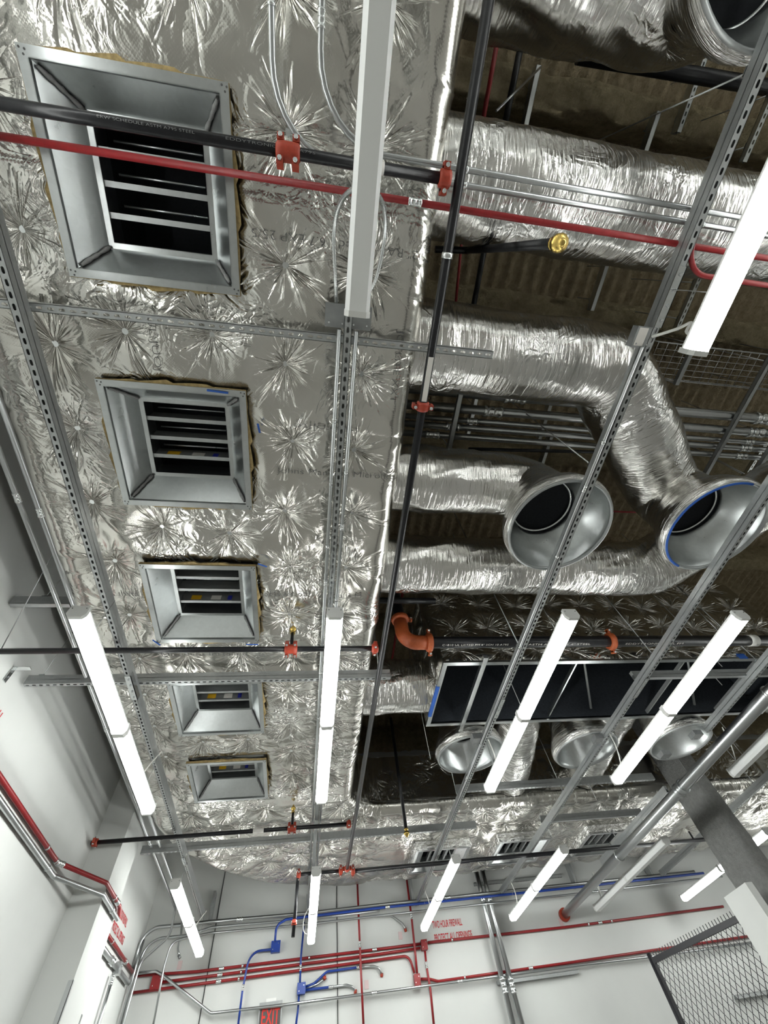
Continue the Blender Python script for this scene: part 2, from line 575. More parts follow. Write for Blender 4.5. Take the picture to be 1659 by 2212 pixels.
def trunk():
    ds = 0.016
    yr = np.arange(-3.4, EC[1], ds)
    ph = np.linspace(0, PI / 2, 190)[1:-1]
    xr = np.arange(EC[0], 9.6, ds)
    ns = len(yr) + len(ph) + len(xr)
    rc = 0.10
    u, h, nu, nh, side = [], [], [], [], []
    for hh in np.arange(HTOP, HT + rc, -0.03):
        u.append(UL); h.append(hh); nu.append(-1); nh.append(0); side.append(-1)
    for a in np.linspace(0, PI / 2, 9):
        u.append(UL + rc - rc * math.cos(a)); h.append(HT + rc - rc * math.sin(a)); nu.append(-math.cos(a)); nh.append(-math.sin(a)); side.append(0)
    for uu in np.arange(UL + rc + .015, UR - rc - .005, 0.0155):
        u.append(uu); h.append(HT); nu.append(0); nh.append(-1); side.append(0)
    for a in np.linspace(PI / 2, 0, 9):
        u.append(UR - rc + rc * math.cos(a)); h.append(HT + rc - rc * math.sin(a)); nu.append(math.cos(a)); nh.append(-math.sin(a)); side.append(0)
    for hh in np.arange(HT + rc + .03, HTOP, 0.03):
        u.append(UR); h.append(hh); nu.append(1); nh.append(0); side.append(1)
    u, h, nu, nh, side = map(np.array, (u, h, nu, nh, side))
    npf = len(u)
    X = np.zeros((ns, npf)); Y = np.zeros((ns, npf)); NX = np.zeros((ns, npf)); NY = np.zeros((ns, npf)); S = np.zeros((ns, npf))
    a, b = len(yr), len(yr) + len(ph)
    X[:a] = u; Y[:a] = yr[:, None]; NX[:a] = nu; S[:a] = yr[:, None]
    r = EC[0] - u
    c, s_ = np.cos(ph)[:, None], np.sin(ph)[:, None]
    X[a:b] = EC[0] - r * c; Y[a:b] = EC[1] + r * s_; NX[a:b] = nu * c; NY[a:b] = -nu * s_
    S[a:b] = EC[1] + ph[:, None] * 1.6
    X[b:] = xr[:, None]; Y[b:] = EC[1] + r; NY[b:] = -nu; S[b:] = EC[1] + PI / 2 * 1.6 + (xr - EC[0])[:, None]
    Hh = np.broadcast_to(h, (ns, npf)).copy()
    NH = np.broadcast_to(nh, (ns, npf))
    Sd = np.broadcast_to(side, (ns, npf))
    # local chart coordinates
    A = np.where(Sd == 0, X, S)
    B = np.where(Sd == 0, Y, Hh + 20 * Sd)
    pins = []
    k = 0
    for y in np.arange(-3.05, 5.7, 0.515):
        for x in (-1.52, -0.232, 0.212):
            pins.append((x + random.uniform(-.03, .03), y + random.uniform(-.03, .03)))
    for i in range(len(BOOT_Y) - 1):
        ym = (BOOT_Y[i] + BOOT_Y[i + 1]) / 2
        pins += [(-0.66, ym + random.uniform(-.05, .05)), (-1.12, ym + random.uniform(-.05, .05))]
    for y in (-0.95, -1.45, -1.95, -2.5):
        pins += [(-0.67 + random.uniform(-.04, .04), y), (-1.1 + random.uniform(-.04, .04), y)]
    for rr in np.arange(0.62, 2.7, 0.43):
        n = max(2, int(rr * PI / 2 / 0.42))
        for t in (np.arange(n) + 0.5) / n * PI / 2:
            pins.append((EC[0] - rr * math.cos(t) + random.uniform(-.04, .04), EC[1] + rr * math.sin(t) + random.uniform(-.04, .04)))
    for x in np.arange(1.1, 9.4, 0.45):
        for rr in (0.7, 1.12, 2.68):
            pins.append((x + random.uniform(-.05, .05), EC[1] + rr + random.uniform(-.04, .04)))
    for x in (2.72, 4.15, 5.7, 6.3):
        pins += [(x, 7.55), (x, 8.05)]
    pins = [p for p in pins if not any(abs(p[0] - BOOT_X) < .48 and abs(p[1] - y) < .46 for y in BOOT_Y) and not any(abs(p[0] - x) < .47 and abs(p[1] - y) < .47 for x, y in XBOOT)]
    Af, Bf = A.ravel(), B.ravel()
    best = np.full(len(Af), 9.0)
    DX = np.full(len(Af), 0.5); DY = np.full(len(Af), 0.5); PID = np.zeros(len(Af))
    D = np.zeros(len(Af))
    order = np.argsort(Bf, kind='stable')
    Bs = Bf[order]
    rng = np.random.default_rng(5)
    for k, (pa, pb) in enumerate(pins):
        lo, hi = np.searchsorted(Bs, [pb - .46, pb + .46])
        idx = order[lo:hi]
        idx = idx[np.abs(Af[idx] - pa) < .46]
        if not len(idx):
            continue
        dx, dy = Af[idx] - pa, Bf[idx] - pb
        rr = np.hypot(dx, dy)
        th = np.arctan2(dy, dx)
        near = rr < best[idx]
        ii = idx[near]
        best[ii] = rr[near]; DX[ii] = dx[near]; DY[ii] = dy[near]; PID[ii] = k
        d = -0.040 * np.exp(-(rr / 0.10) ** 1.3)
        for _ in range(rng.integers(13, 20)):
            t0, w, L, am = rng.uniform(-PI, PI), rng.uniform(.09, .22), rng.uniform(.16, .44), rng.uniform(.006, .018) * rng.choice([1, 1, -0.6])
            dt = np.abs((th - t0 + PI) % (2 * PI) - PI)
            d += am * np.exp(-(dt / w) ** 2) * np.clip(rr / .07, 0, 1) * np.clip(1 - rr / L, 0, 1)
        D[idx] += d
    pil = 0.022 * np.clip(best / 0.25, 0, 1)
    D += pil
    q = np.where(Sd.ravel() == 0, 1.0, 1.0)
    n1 = fbm(Af * 3.1, Bf * 2.6, 3, 51)
    rd = 1 - np.abs(fbm(Af * 4.5 + 3 * n1, Bf * 4.5, 2, 71) * 2 - 1)
    D += 0.03 * (n1 - .5) + 0.030 * np.clip(rd - 0.86, 0, 1) * 6 * np.clip((fbm(Af * 1.3, Bf * 1.3, 2, 90) - .42) * 5, 0, 1) * .35
    # taped laps between insulation blankets every 1.2 m
    lap = np.abs(((S.ravel() + 0.25) % 1.22) - 0.61)
    D -= 0.010 * np.exp(-(np.abs(lap - 0.61 + 0) / 0.02) ** 2)
    # flatten around the boots
    fa = np.ones(len(Af))
    for (bx, by) in [(BOOT_X, y) for y in BOOT_Y] + XBOOT:
        e = np.maximum(np.abs(X.ravel() - bx), np.abs(Y.ravel() - by)) - BH
        fa = np.minimum(fa, np.clip((e - 0.02) / 0.10, 0.15, 1))
    D = np.where(Sd.ravel() == 0, D * fa, D)
    D = D.reshape(ns, npf)
    Xd = X + NX * D; Yd = Y + NY * D; Zd = Hh + NH * D + EYE
    V = np.stack([Xd.ravel(), Yd.ravel(), Zd.ravel()], 1)
    xc = (X[:-1, :-1] + X[1:, 1:]) / 2; yc = (Y[:-1, :-1] + Y[1:, 1:]) / 2
    hole = np.zeros(xc.shape, bool)
    for (bx, by) in [(BOOT_X, y) for y in BOOT_Y] + XBOOT:
        hole |= (np.abs(xc - bx) < BH) & (np.abs(yc - by) < BH) & (Hh[:-1, :-1] < HT + .05)
    uv = np.stack([np.where(Sd.ravel() == 0, X.ravel(), S.ravel() + 3.3), np.where(Sd.ravel() == 0, Y.ravel(), Hh.ravel())], 1)
    o = grid_mesh('main_duct', V, ns, npf, ~hole.ravel(), 'foil', uv, np.stack([Af, Bf, Af - DX, Bf - DY], 1), PID)
    tag(o, 'wide foil-wrapped rectangular supply duct turning a corner near the white end wall', 'air duct')
    k = 0
    for (pa, pb) in pins:
        if abs(pb) > 15 or pb < -1.2 or pb > 8.3 or k > 90 or pa > 6:
            continue
        j = np.argmin(np.where(Sd.ravel() == 0, (Af - pa) ** 2 + (Bf - pb) ** 2, 99))
        z = V[j, 2]
        k += 1
        MB().tube([(pa, pb, z - .004), (pa, pb, z + .006)], .017, 12).build('pin_washer', 'galvd' if k % 3 == 0 else 'zinc', o)
    # lid
    lid = MB()
    for i in range(0, ns - 8, 8):
        a_, b_ = V[i * npf], V[i * npf + npf - 1]
        c_, d_ = V[(i + 8) * npf + npf - 1], V[(i + 8) * npf]
        lid.add([a_, b_, c_, d_], [(0, 1, 2, 3)])
    lid.build('duct_top', 'galv', o)
    return o


TRUNK = trunk()


def text(body, size, loc, rot, mat, parent, width=None, ext=0.0008, name='lettering', bold=0.0, align='LEFT'):
    c = bpy.data.curves.new(name, 'FONT')
    c.body = body
    c.size = size
    c.extrude = ext
    c.offset = bold
    c.align_x = align
    c.materials.append(M[mat])
    o = bpy.data.objects.new(name, c)
    COL.objects.link(o)
    bpy.context.view_layer.update()
    if width:
        o.scale = (width / max(o.dimensions.x, 1e-4), 1, 1)
    o.location = loc
    o.rotation_euler = rot
    bpy.context.view_layer.update()
    me = bpy.data.meshes.new_from_object(o.evaluated_get(bpy.context.evaluated_depsgraph_get()))
    o2 = bpy.data.objects.new(name, me)
    COL.objects.link(o2)
    o2.matrix_world = o.matrix_world
    bpy.data.objects.remove(o)
    if parent is not None:
        o2.parent = parent
    return o2


DN, DNF = (PI, 0, 0), (PI, 0, PI)        # lettering under a duct, upright or turned round
for body, x, y, wdt, rot in (
        ('Johns Manville: Microlite', -0.30, 1.255, 0.80, DN),
        ('2" RA Installed R6.7 EXP 25/5', 0.46, -0.10, 0.86, DNF),
        ('RA Insta', -1.62, 2.37, 0.26, DN), ('03:56 AM 10:02', -0.42, 2.36, 0.36, DN), ('Johns M', 0.10, 2.36, 0.26, DN),
        ('Microlite', 0.22, 0.90, 0.40, DNF), ('Microlite Installed', -1.3, 3.05, 0.7, DN), ('es 10:02', -0.1, 3.10, 0.3, DN)):
    text(body, 0.058, P(x, y, HT - .034), rot, 'ink', TRUNK, wdt, bold=-.0012)
for body, x, y, w_ in (('JCTLITE XXT', 0.40, 0.30, .42), ('UL JUOJ', -0.97, 0.36, .28)):
    text(body, 0.055, P(x, y, HT - .034), (PI, 0, PI / 2), 'ink', TRUNK, w_, bold=-.0012)

# ------------------------------------------------------------------ ceiling boots with dampers
HB = 2.545                                # underside of the flange


def make_boot():
    e = thing('air_outlet', (0, 0, 0), 'x', 'air outlet', 'air outlets under the main duct')
    fo, fi, hi, hd = 0.412, 0.372, 0.272, 0.175
    # flange
    m = MB()
    for a in range(4):
        R = Matrix.Rotation(a * PI / 2, 4, 'Z')
        m.box((-fo, -fo, 0), (fo - .04, -fi, .004), R)
        m.box((-fi, -fi - .004, 0), (fi, -fi, .045), R)
    m.build('flange', 'galv', e)
    sc_ = MB()
    for sx in (-1, 1):
        for sy in (-1, 1):
            for q in ((0.004, .012), (.012, -.004), (-.008, -.008)):
                cx, cy = sx * (fo - .02) + q[0], sy * (fo - .02) + q[1]
                sc_.tube([(cx, cy, -.0015), (cx, cy, .001)], .0045, 8)
    sc_.build('screw', 'ink', e)
    # tapered throat, slightly thick sheet
    th = MB()
    for a in range(4):
        R = Matrix.Rotation(a * PI / 2, 4, 'Z')
        pts = [(-fi, -fi, .02), (fi, -fi, .02), (hi, -hi, hd), (-hi, -hi, hd)]
        off = [(-fi, -fi - .004, .024), (fi, -fi - .004, .024), (hi, -hi - .004, hd + .004), (-hi, -hi - .004, hd + .004)]
        th.add([R @ Vector(p) for p in pts + off], [(0, 1, 2, 3), (7, 6, 5, 4), (0, 4, 5, 1), (3, 2, 6, 7)])
    th.build('throat', 'galv', e)
    for sx in (-1, 1):
        for sy in (-1, 1):
            sl = MB()
            pts = [Vector((sx * (fi + (hi - fi) * t), sy * (fi + (hi - fi) * t), .02 + (hd - .02) * t)) for t in np.linspace(0.06, .98, 9)]
            sl.tube([p - Vector((sx * .008, sy * .008, .004)) for p in pts], .012, 6, True, [.007 + .007 * ((k * 37) % 5) / 5 for k in range(9)])
            sl.build('sealant', 'seal', e)
    # damper frame and blades
    df = MB()
    for a in range(4):
        R = Matrix.Rotation(a * PI / 2, 4, 'Z')
        df.box((-hi, -hi, hd), (hi - .028, -hi + .028, hd + .003), R)
        df.box((-hi + .025, -hi + .025, hd), (hi - .028, -hi + .028, hd + .13), R)
    df.build('damper_frame', 'galv', e)
    nb = MB()
    w, z0, z1 = hi - .024, hd + .13, hd + .46
    nb.add([(-w, -w, z0), (w, -w, z0), (w, w, z0), (-w, w, z0), (-w, -w, z1), (w, -w, z1), (w, w, z1), (-w, w, z1)], [(0, 1, 5, 4), (1, 2, 6, 5), (2, 3, 7, 6), (3, 0, 4, 7), (4, 5, 6, 7)])
    nb.build('duct_neck', 'blackmat', e)  # black duct lining, also put in to make the opening's inside dark
    for k, yy in enumerate((-0.135, -0.005, 0.125)):
        bl = MB().box((-w + .004, yy - .004, hd + .012), (w - .004, yy + .004, hd + .125))
        bl.box((-w + .004, yy - .013, hd + .012), (w - .004, yy + .013, hd + .017))
        b = bl.build('damper_blade', 'galvd', e)
        rod = MB().tube([(-w + .05, yy - .05, hd + .09), (w - .03, yy - .05, hd + .09)], .006, 8)
        rod.build('linkage_rod', 'galv', e)
        if k == 2:
            for nm, mat, x0, x1 in (('caution_sticker', 'yellow', -.17, -.09), ('maker_sticker', 'paper', -.01, .07), ('round_sticker', 'bluest', .125, .16)):
                s = MB().box((x0, yy - .0065, hd + .035), (x1, yy - .004, hd + .085)).build(nm, mat, b)
    # ragged tan edge of the insulation round the flange
    kr = MB()
    n = 26
    for a in range(4):
        R = Matrix.Rotation(a * PI / 2, 4, 'Z')
        vs = []
        for i in range(n + 1):
            x = -fo + 2 * fo * i / n
            o_ = fo + (.004 + .022 * math.sin(PI * i / n) ** 2) * (0.3 + 0.8 * ((i * 7919 + a * 31) % 13) / 13)
            for (yy, zz) in ((-fo + .02, .006), (-o_, .010), (-o_ + .004, .028), (-fo + .02, .030)):
                vs.append(R @ Vector((x, yy, zz)))
        fs = [(i * 4 + j, i * 4 + (j + 1) % 4, i * 4 + 4 + (j + 1) % 4, i * 4 + 4 + j) for i in range(n) for j in range(4)]
        kr.add(vs, fs)
    kr.build('insulation_edge', 'kraft', e)
    return e


BOOT = make_boot()
blabels = ['largest-looking square metal air outlet behind the black pipe and red conduit crossing it',
           'square metal air outlet between two bare struts, the second one in from the crossed outlet',
           'square metal air outlet whose damper shows a yellow sticker just above the black branch pipe',
           'square metal air outlet half hidden by the slotted strut crossing its near edge',
           'square metal air outlet nearest the corner bend of the foil duct']
for i, y in enumerate(BOOT_Y):
    o = BOOT if i == 0 else copy_tree(BOOT)
    o.location = P(BOOT_X, y, HB)
    o['label'] = blabels[i]
for i, (x, y) in enumerate(XBOOT):
    o = copy_tree(BOOT)
    o.location = P(x, y, HB - .05)
    o.rotation_euler = (0, 0, PI / 2)
    o['label'] = ('far air outlet near the white wall behind the lamp closest to the sprinkler drop', 'far air outlet near the white wall showing a small brass tip in its throat', 'far air outlet near the white wall beside the thick steel conduit')[i]
    o['group'] = 'air outlets along the end wall'
    o.scale = (1, 1, .5)
    for ch in list(o.children):
        if ch.name.startswith('insulation_edge'):
            bpy.data.objects.remove(ch)
    n = 60
    sk, fs = [], []
    for lev, (e_, z_) in enumerate(((.404, .004), (.424, .012), (.438, .09), (.425, .19), (.46, .26))):
        for q in range(n):
            a_, t_ = divmod(q, n // 4)
            f_ = -1 + 2 * t_ / (n // 4)
            wob = .014 * math.sin(q * 2.3 + lev * 1.7 + i) if lev > 1 else 0
            v_ = Matrix.Rotation(a_ * PI / 2, 3, 'Z') @ Vector((f_ * (e_ + wob), -(e_ + wob), z_))
            sk.append(v_)
    fs = [(l * n + q, l * n + (q + 1) % n, (l + 1) * n + (q + 1) % n, (l + 1) * n + q) for l in range(4) for q in range(n)]
    MB().add(sk, fs, True).build('foil_collar', 'foilcrush', o)

# scraps of blue tape
for k, (px, py, l) in enumerate(((567, 1221, .035), (338, 1388, .04), (470, 846, .06), (545, 1392, .05), (559, 925, .03))):
    p = at_h(px, py, HB - .004)
    t = MB().box((-l, -.006, -.002), (l, .006, .0), Matrix.Rotation((.4, .9, .05, .02, 1.4)[k], 4, 'Z')).build('tape_scrap', 'bluetape')
    t.location = p
    tag(t, ('blue tape scrap at the far corner of the stickered air outlet', 'blue tape scrap low on the near-wall side of the stickered air outlet', 'blue tape strip along the near flange of the second air outlet', 'blue tape scrap above the black branch pipe, on the stickered outlet', 'blue tape scrap on the flange side of the second air outlet')[k], 'tape', 'blue tape scraps')


# ------------------------------------------------------------------ round insulated ducts
def round_duct_mesh(name, pts, r, parent, R=0.45, seed=1, lump=0.018, seams=(), rs=None, step=0.03):
    path = fillet(pts, R, 14)
    # resample
    P3 = np.array([tuple(p) for p in path])
    seg = np.linalg.norm(np.diff(P3, axis=0), axis=1)
    s = np.concatenate([[0], np.cumsum(seg)])
    n = max(4, int(s[-1] / step))
    ss = np.linspace(0, s[-1], n)
    C = np.stack([np.interp(ss, s, P3[:, k]) for k in range(3)], 1)
    for _ in range(3):
        C[1:-1] = (C[:-2] + 2 * C[1:-1] + C[2:]) / 4
    T = np.gradient(C, axis=0)
    T /= np.linalg.norm(T, axis=1)[:, None]
    up = np.array([0, 0, 1.0]) if abs(T[0, 2]) < .9 else np.array([0, 1.0, 0])
    a = np.cross(T[0], up); a /= np.linalg.norm(a)
    k = 84
    th = np.linspace(0, 2 * PI, k, endpoint=False)
    V = np.zeros((n, k, 3))
    rad = np.full(n, r) if rs is None else np.interp(ss / s[-1], *rs)
    for i in range(n):
        a = a - T[i] * a.dot(T[i]); a /= np.linalg.norm(a)
        b = np.cross(T[i], a)
        nx = np.cos(th) * 2.2 + 10; ny = np.sin(th) * 2.2 + ss[i] * 3 + 10
        d = lump * (fbm(nx, ny, 3, seed) - .5) * 2
        d += 0.005 * (vnoise(ss[i] * 38 + 3 * np.cos(th), np.cos(th) * 3 + 9 + np.sin(th) * 2, seed + 5) - .5)
        for q in seams:
            d += 0.008 * np.exp(-((ss[i] - q) / .035) ** 2) * (.5 + vnoise(th * 4, th * 0 + q * 9, seed))
        V[i] = C[i] + ((a[None] * np.cos(th)[:, None] + b[None] * np.sin(th)[:, None]) * (rad[i] + d)[:, None])
    S, TH = np.meshgrid(ss, th, indexing='ij')
    uv = np.stack([S.ravel() + seed * 3.3, TH.ravel() * r], 1)
    # seam-safe uv: mirror the last quarter turn
    uv[:, 1] = (np.abs(TH.ravel() - PI)) * r
    return grid_mesh(name, V.reshape(-1, 3), n, k, None, 'foilr', uv, parent=parent, wrap=True)


def bell(parent, c, r0=0.262, r1=0.385, hz=(2.45, 2.80), tape=None, seed=3):
    """open flared mouth facing down: foil jacket outside, bare sheet metal inside"""
    z0, z1 = hz[0] + EYE, hz[1] + EYE
    seg = 64
    prof_o = [(r1 + .012, z0 + .004), (r1 + .026, z0 + .03), (r1 + .032, z0 + .06), (r1 + .005, z0 + .15), (r0 + .055, z0 + .27), (r0 + .025, z1 + .06), (r0 + .012, z1 + .2)]
    n, k = 30, 72
    t = np.linspace(0, 1, n)
    pr = np.interp(t, np.linspace(0, 1, len(prof_o)), [p[0] for p in prof_o])
    pz_ = np.interp(t, np.linspace(0, 1, len(prof_o)), [p[1] for p in prof_o])
    th = np.linspace(0, 2 * PI, k, endpoint=False)
    Pr, TH = np.meshgrid(pr, th, indexing='ij')
    Pz, _ = np.meshgrid(pz_, th, indexing='ij')
    T_, _ = np.meshgrid(t, th, indexing='ij')
    Pr = Pr + 0.016 * (fbm(TH * 2.2, T_ * 5, 3, seed) - .5) * np.clip(T_ * 6, 0, 1)
    V = np.stack([(c[0] + Pr * np.cos(TH)).ravel(), (c[1] + Pr * np.sin(TH)).ravel(), Pz.ravel()], 1)
    jk = grid_mesh('foil_jacket', V, n, k, None, 'foilr', np.stack([T_.ravel() * .6 + seed, np.abs(TH.ravel() - PI) * r1], 1), parent=parent, wrap=True)

    def lathe(prof, nm, mat, par):
        m = MB()
        vs, fs = [], []
        for (rr, z) in prof:
            vs += [(c[0] + rr * math.cos(2 * PI * i / seg), c[1] + rr * math.sin(2 * PI * i / seg), z) for i in range(seg)]
        for j in range(len(prof) - 1):
            fs += [(j * seg + i, j * seg + (i + 1) % seg, (j + 1) * seg + (i + 1) % seg, (j + 1) * seg + i) for i in range(seg)]
        m.add(vs, fs, True)
        return m.build(nm, mat, par, recalc=False)
    cone = lathe([(r1 - .002, z0 + .012), (r1 - .012, z0 + .035), (r0 + .045, z0 + .235), (r0 - .01, z0 + .27), (r0 - .015, z0 + .30)], 'flared_cone', 'galv', parent)
    lathe([(r1 - .006, z0 + .02), (r1 - .004, z0 - .004), (r1 + .010, z0 - .006), (r1 + .016, z0 + .002), (r1 + .014, z0 + .02)], 'rolled_rim', 'galvd', parent)
    lathe([(r0 - .015, z0 + .30), (r0 - .02, z0 + .365), (.004, z0 + .37)], 'throat_shade_cap', 'blackmat', parent)  # short liner closed by a black disc, painted in for the dark duct inside
    lathe([(r0 - .018, z0 + .325), (r0 - .030, z0 + .328), (r0 - .030, z0 + .336), (r0 - .018, z0 + .34)], 'inner_ring', 'zinc', parent)
    if tape:
        m = MB()
        a0, a1 = tape
        pts = [(c[0] + (r1 + .004) * math.cos(a), c[1] + (r1 + .004) * math.sin(a), z0 - .004) for a in np.linspace(a0, a1, 24)]
        m.tube(pts, .010, 6)
        m.build('masking_tape', 'bluetape', parent)


def duct(label, pts, r, seed, R=.45, seams=(), bells=(), lump=.018, group='round foil-wrapped branch ducts'):
    e = thing('round_duct', pts[0], label, 'air duct', group)
    inv = Matrix.Translation(-Vector(pts[0]))
    round_duct_mesh('foil_wrap', pts, r, None, R, seed, lump, seams).parent = e
    for b in bells:
        bell(e, **b)
    for ch in e.children:
        ch.matrix_parent_inverse = inv
    return e


HD = 2.95
duct('largest round foil duct at the top, ending in a dark open mouth', [P(.535, -1.43, 3.09), P(1.62, -1.43, 3.09), P(1.80, -1.45, 3.07), P(1.80, -1.45, 2.83)], .315, 2, .2, (.25, .8),
     [dict(c=(1.80, -1.45), r0=.285, r1=.43, tape=(-.4, .3), seed=4)], .034)
duct('straight round foil duct running behind the paired steel conduits', [P(.535, -.47, HD), P(7.2, -.47, HD)], .285, 3, .3, (.3, 2.2, 4.0))
duct('round foil duct with an angled bend running into the blue-taped open mouth', [P(.535, .45, 3.08), P(2.11, .45, 3.08), P(3.02, 1.36, 3.08), P(3.14, 1.47, 3.07), P(3.14, 1.48, 2.83)], .305, 5, .30, (.25, 1.25, 1.9, 2.6),
     [dict(c=(3.14, 1.48), r0=.275, r1=.405, tape=(PI * .62, PI * 1.55), seed=6)])
duct('short round foil duct elbowing into the plain open mouth over the strut', [P(.535, 1.50, 3.09), P(1.50, 1.50, 3.09), P(1.80, 1.53, 3.08), P(1.80, 1.53, 2.83)], .280, 8, .25, (.3, .75),
     [dict(c=(1.80, 1.53), r0=.265, r1=.392, seed=9)], .024)
duct('round foil duct passing below both open mouths and bending away', [P(.535, 2.30, HD), P(3.25, 2.30, HD), P(4.3, 1.25, HD + .05), P(7.5, 1.15, HD + .05)], .262, 12, .5, (.35, 1.3, 2.2, 2.7))
duct('stubby round foil duct joining the main duct to the dark-mouthed plenum', [P(.535, 4.02, HD - .02), P(1.27, 4.02, HD - .02)], .285, 15, .3, (.15,))
for k, (bx, by) in enumerate(((1.80, 4.62), (3.26, 4.66), (4.50, 4.58))):
    duct(('round foil drop with open mouth nearest the main duct below the plenum', 'middle round foil drop with open mouth below the plenum', 'round foil drop with open mouth beside the sprayed column')[k],
         [P(bx, 4.20, 3.05), P(bx, by - .05, 3.05), P(bx, by, 3.04), P(bx, by, 2.83)], .265, 20 + k, .25, (), [dict(c=(bx, by), r0=.26, r1=.368, hz=(2.45, 2.75), seed=30 + k)], .02, 'open-mouthed drops below the plenum')
duct('round foil duct sloping down between the open mouths to the far duct', [P(2.50, 4.27, 3.0), P(2.62, 4.7, 2.97), P(2.86, 6.14, 2.93)], .27, 26, .3, (.5, 1.2))
duct('short round foil duct partly hidden by the second lamp pair', [P(3.95, 4.27, 3.0), P(4.02, 6.14, 2.95)], .25, 27, .3, (.5,))
duct('round foil duct crossing behind the sprayed column', [P(5.55, 4.0, 3.0), P(6.6, 4.6, 2.95), P(10.5, 4.7, 2.95)], .27, 28, .5, (.5, 1.5))


# ------------------------------------------------------------------ plenum with black-lined mouth
def plenum():
    e = thing('plenum_box', P(1.24, 3.2, 2.6), 'foil-wrapped plenum box with a long black-lined open underside', 'plenum')
    x0, x1, y0, y1, h0, h1 = 1.24, 5.55, 3.20, 4.22, 2.58, 3.85
    inv = Matrix.Translation(-Vector(P(1.24, 3.2, 2.6)))

    def panel(nm, o0, du, dv, nu_, nv_, rows, seed):
        o0, du, dv = Vector(o0), Vector(du), Vector(dv)
        lu, lv = du.length, dv.length
        n_ = du.cross(dv).normalized()
        U, Vv = np.meshgrid(np.linspace(0, lu, nu_), np.linspace(0, lv, nv_), indexing='ij')
        Uf, Vf = U.ravel(), Vv.ravel()
        best = np.full(len(Uf), 9.); DX = np.full(len(Uf), .5); DY = np.full(len(Uf), .5); PID = np.zeros(len(Uf)); D = np.zeros(len(Uf))
        rng = np.random.default_rng(seed)
        k = 0
        for pv in rows:
            for pu in np.arange(.2, lu, .42):
                k += 1
                dx, dy = Uf - pu - rng.uniform(-.04, .04), Vf - pv - rng.uniform(-.03, .03)
                rr = np.hypot(dx, dy)
                nr = rr < best
                best[nr] = rr[nr]; DX[nr] = dx[nr]; DY[nr] = dy[nr]; PID[nr] = k
                th = np.arctan2(dy, dx)
                d = -0.022 * np.exp(-(rr / .09) ** 1.3)
                for _ in range(14):
                    t0, w, L, am = rng.uniform(-PI, PI), rng.uniform(.06, .14), rng.uniform(.14, .36), rng.uniform(.005, .014)
                    dt = np.abs((th - t0 + PI) % (2 * PI) - PI)
                    d += am * np.exp(-(dt / w) ** 2) * np.clip(rr / .07, 0, 1) * np.clip(1 - rr / L, 0, 1)
                D += d
        D += .03 * np.clip(best / .25, 0, 1) + .03 * (fbm(Uf * 3, Vf * 3, 3, seed) - .5)
        edge = np.minimum(np.minimum(Uf, lu - Uf), np.minimum(Vf, lv - Vf))
        D = D * np.clip(edge / .08, 0, 1)
        du.normalize(); dv.normalize()
        Vx = np.array(o0)[None] + Uf[:, None] * np.array(du)[None] + Vf[:, None] * np.array(dv)[None] + D[:, None] * np.array(n_)[None]
        return grid_mesh(nm, Vx, nu_, nv_, None, 'foil', np.stack([Uf + seed, Vf], 1), np.stack([Uf, Vf, Uf - DX, Vf - DY], 1), PID, e)
    H = EYE
    panel('front_panel', (x0, y0, h0 + H), (x1 - x0, 0, 0), (0, 0, h1 - h0), 250, 80, (.14, .45, .80, 1.1), 61)
    panel('end_panel', (x0, y1, h0 + H), (0, y0 - y1, 0), (0, 0, h1 - h0), 70, 80, (.16, .5, .85, 1.1), 62)
    b = MB()
    b.add([(x0, y1, h0 + H), (x1, y1, h0 + H), (x1, y1, h1 + H), (x0, y1, h1 + H), (x1, y0, h0 + H), (x1, y0, h1 + H), (x0, y0, h1 + H)],
          [(0, 1, 2, 3), (1, 4, 5, 2), (3, 2, 5, 6)])
    b.build('rear_casing', 'galv', e)
    L = MB()
    i = .035
    L.add([(x0 + i, y0 + i, h0 + H), (x1 - i, y0 + i, h0 + H), (x1 - i, y1 - i, h0 + H), (x0 + i, y1 - i, h0 + H), (x0 + i, y0 + i, h0 + .8 + H), (x1 - i, y0 + i, h0 + .8 + H), (x1 - i, y1 - i, h0 + .8 + H), (x0 + i, y1 - i, h0 + .8 + H)],
          [(0, 1, 5, 4), (1, 2, 6, 5), (2, 3, 7, 6), (3, 0, 4, 7), (4, 5, 6, 7)])
    L.build('black_lining', 'filt', e)
    f = MB()
    f.box((x0 - .01, y0 - .01, h0 - .012 + H), (x1 + .01, y0 + .035, h0 + .012 + H))
    f.box((x0 - .01, y1 - .035, h0 - .012 + H), (x1 + .01, y1 + .01, h0 + .012 + H))
    f.box((x0 - .01, y0 + .035, h0 - .012 + H), (x0 + .035, y1 - .035, h0 + .012 + H))
    f.box((x1 - .035, y0 + .035, h0 - .012 + H), (x1 + .01, y1 - .035, h0 + .012 + H))
    f.build('mouth_frame', 'galv', e)
    MB().box((1.60, y0 - .12, h0 - .055 + H), (1.645, y1 + .10, h0 - .014 + H)).build('cross_brace', 'zinc', e)
    for xx, ww, mat in ((2.68, .008, 'galv'), (3.95, .008, 'galvd'), (4.9, .008, 'galvd')):
        MB().box((xx - ww, y0, h0 + .02 + H), (xx + ww, y1, h0 + .06 + H)).build('cross_brace', mat, e)
    for xx in (3.15, 4.55):
        MB().tube([(xx - .1, y0 + .05, h0 + .7 + H), (xx + .1, y1 - .05, h0 + .1 + H)], .014, 8).build('stay_rod', 'galvd', e)
    MB().box((x0 - .013, y0 + .35, h0 - .016 + H), (x0 + .02, y0 + .85, h0 + .008 + H)).build('masking_tape', 'bluetape', e)
    for xx in (4.62,):
        MB().box((xx - .05, y0 - .016, h0 - .015 + H), (xx + .05, y0 - .009, h0 + .05 + H)).build('masking_tape', 'bluetape', e)
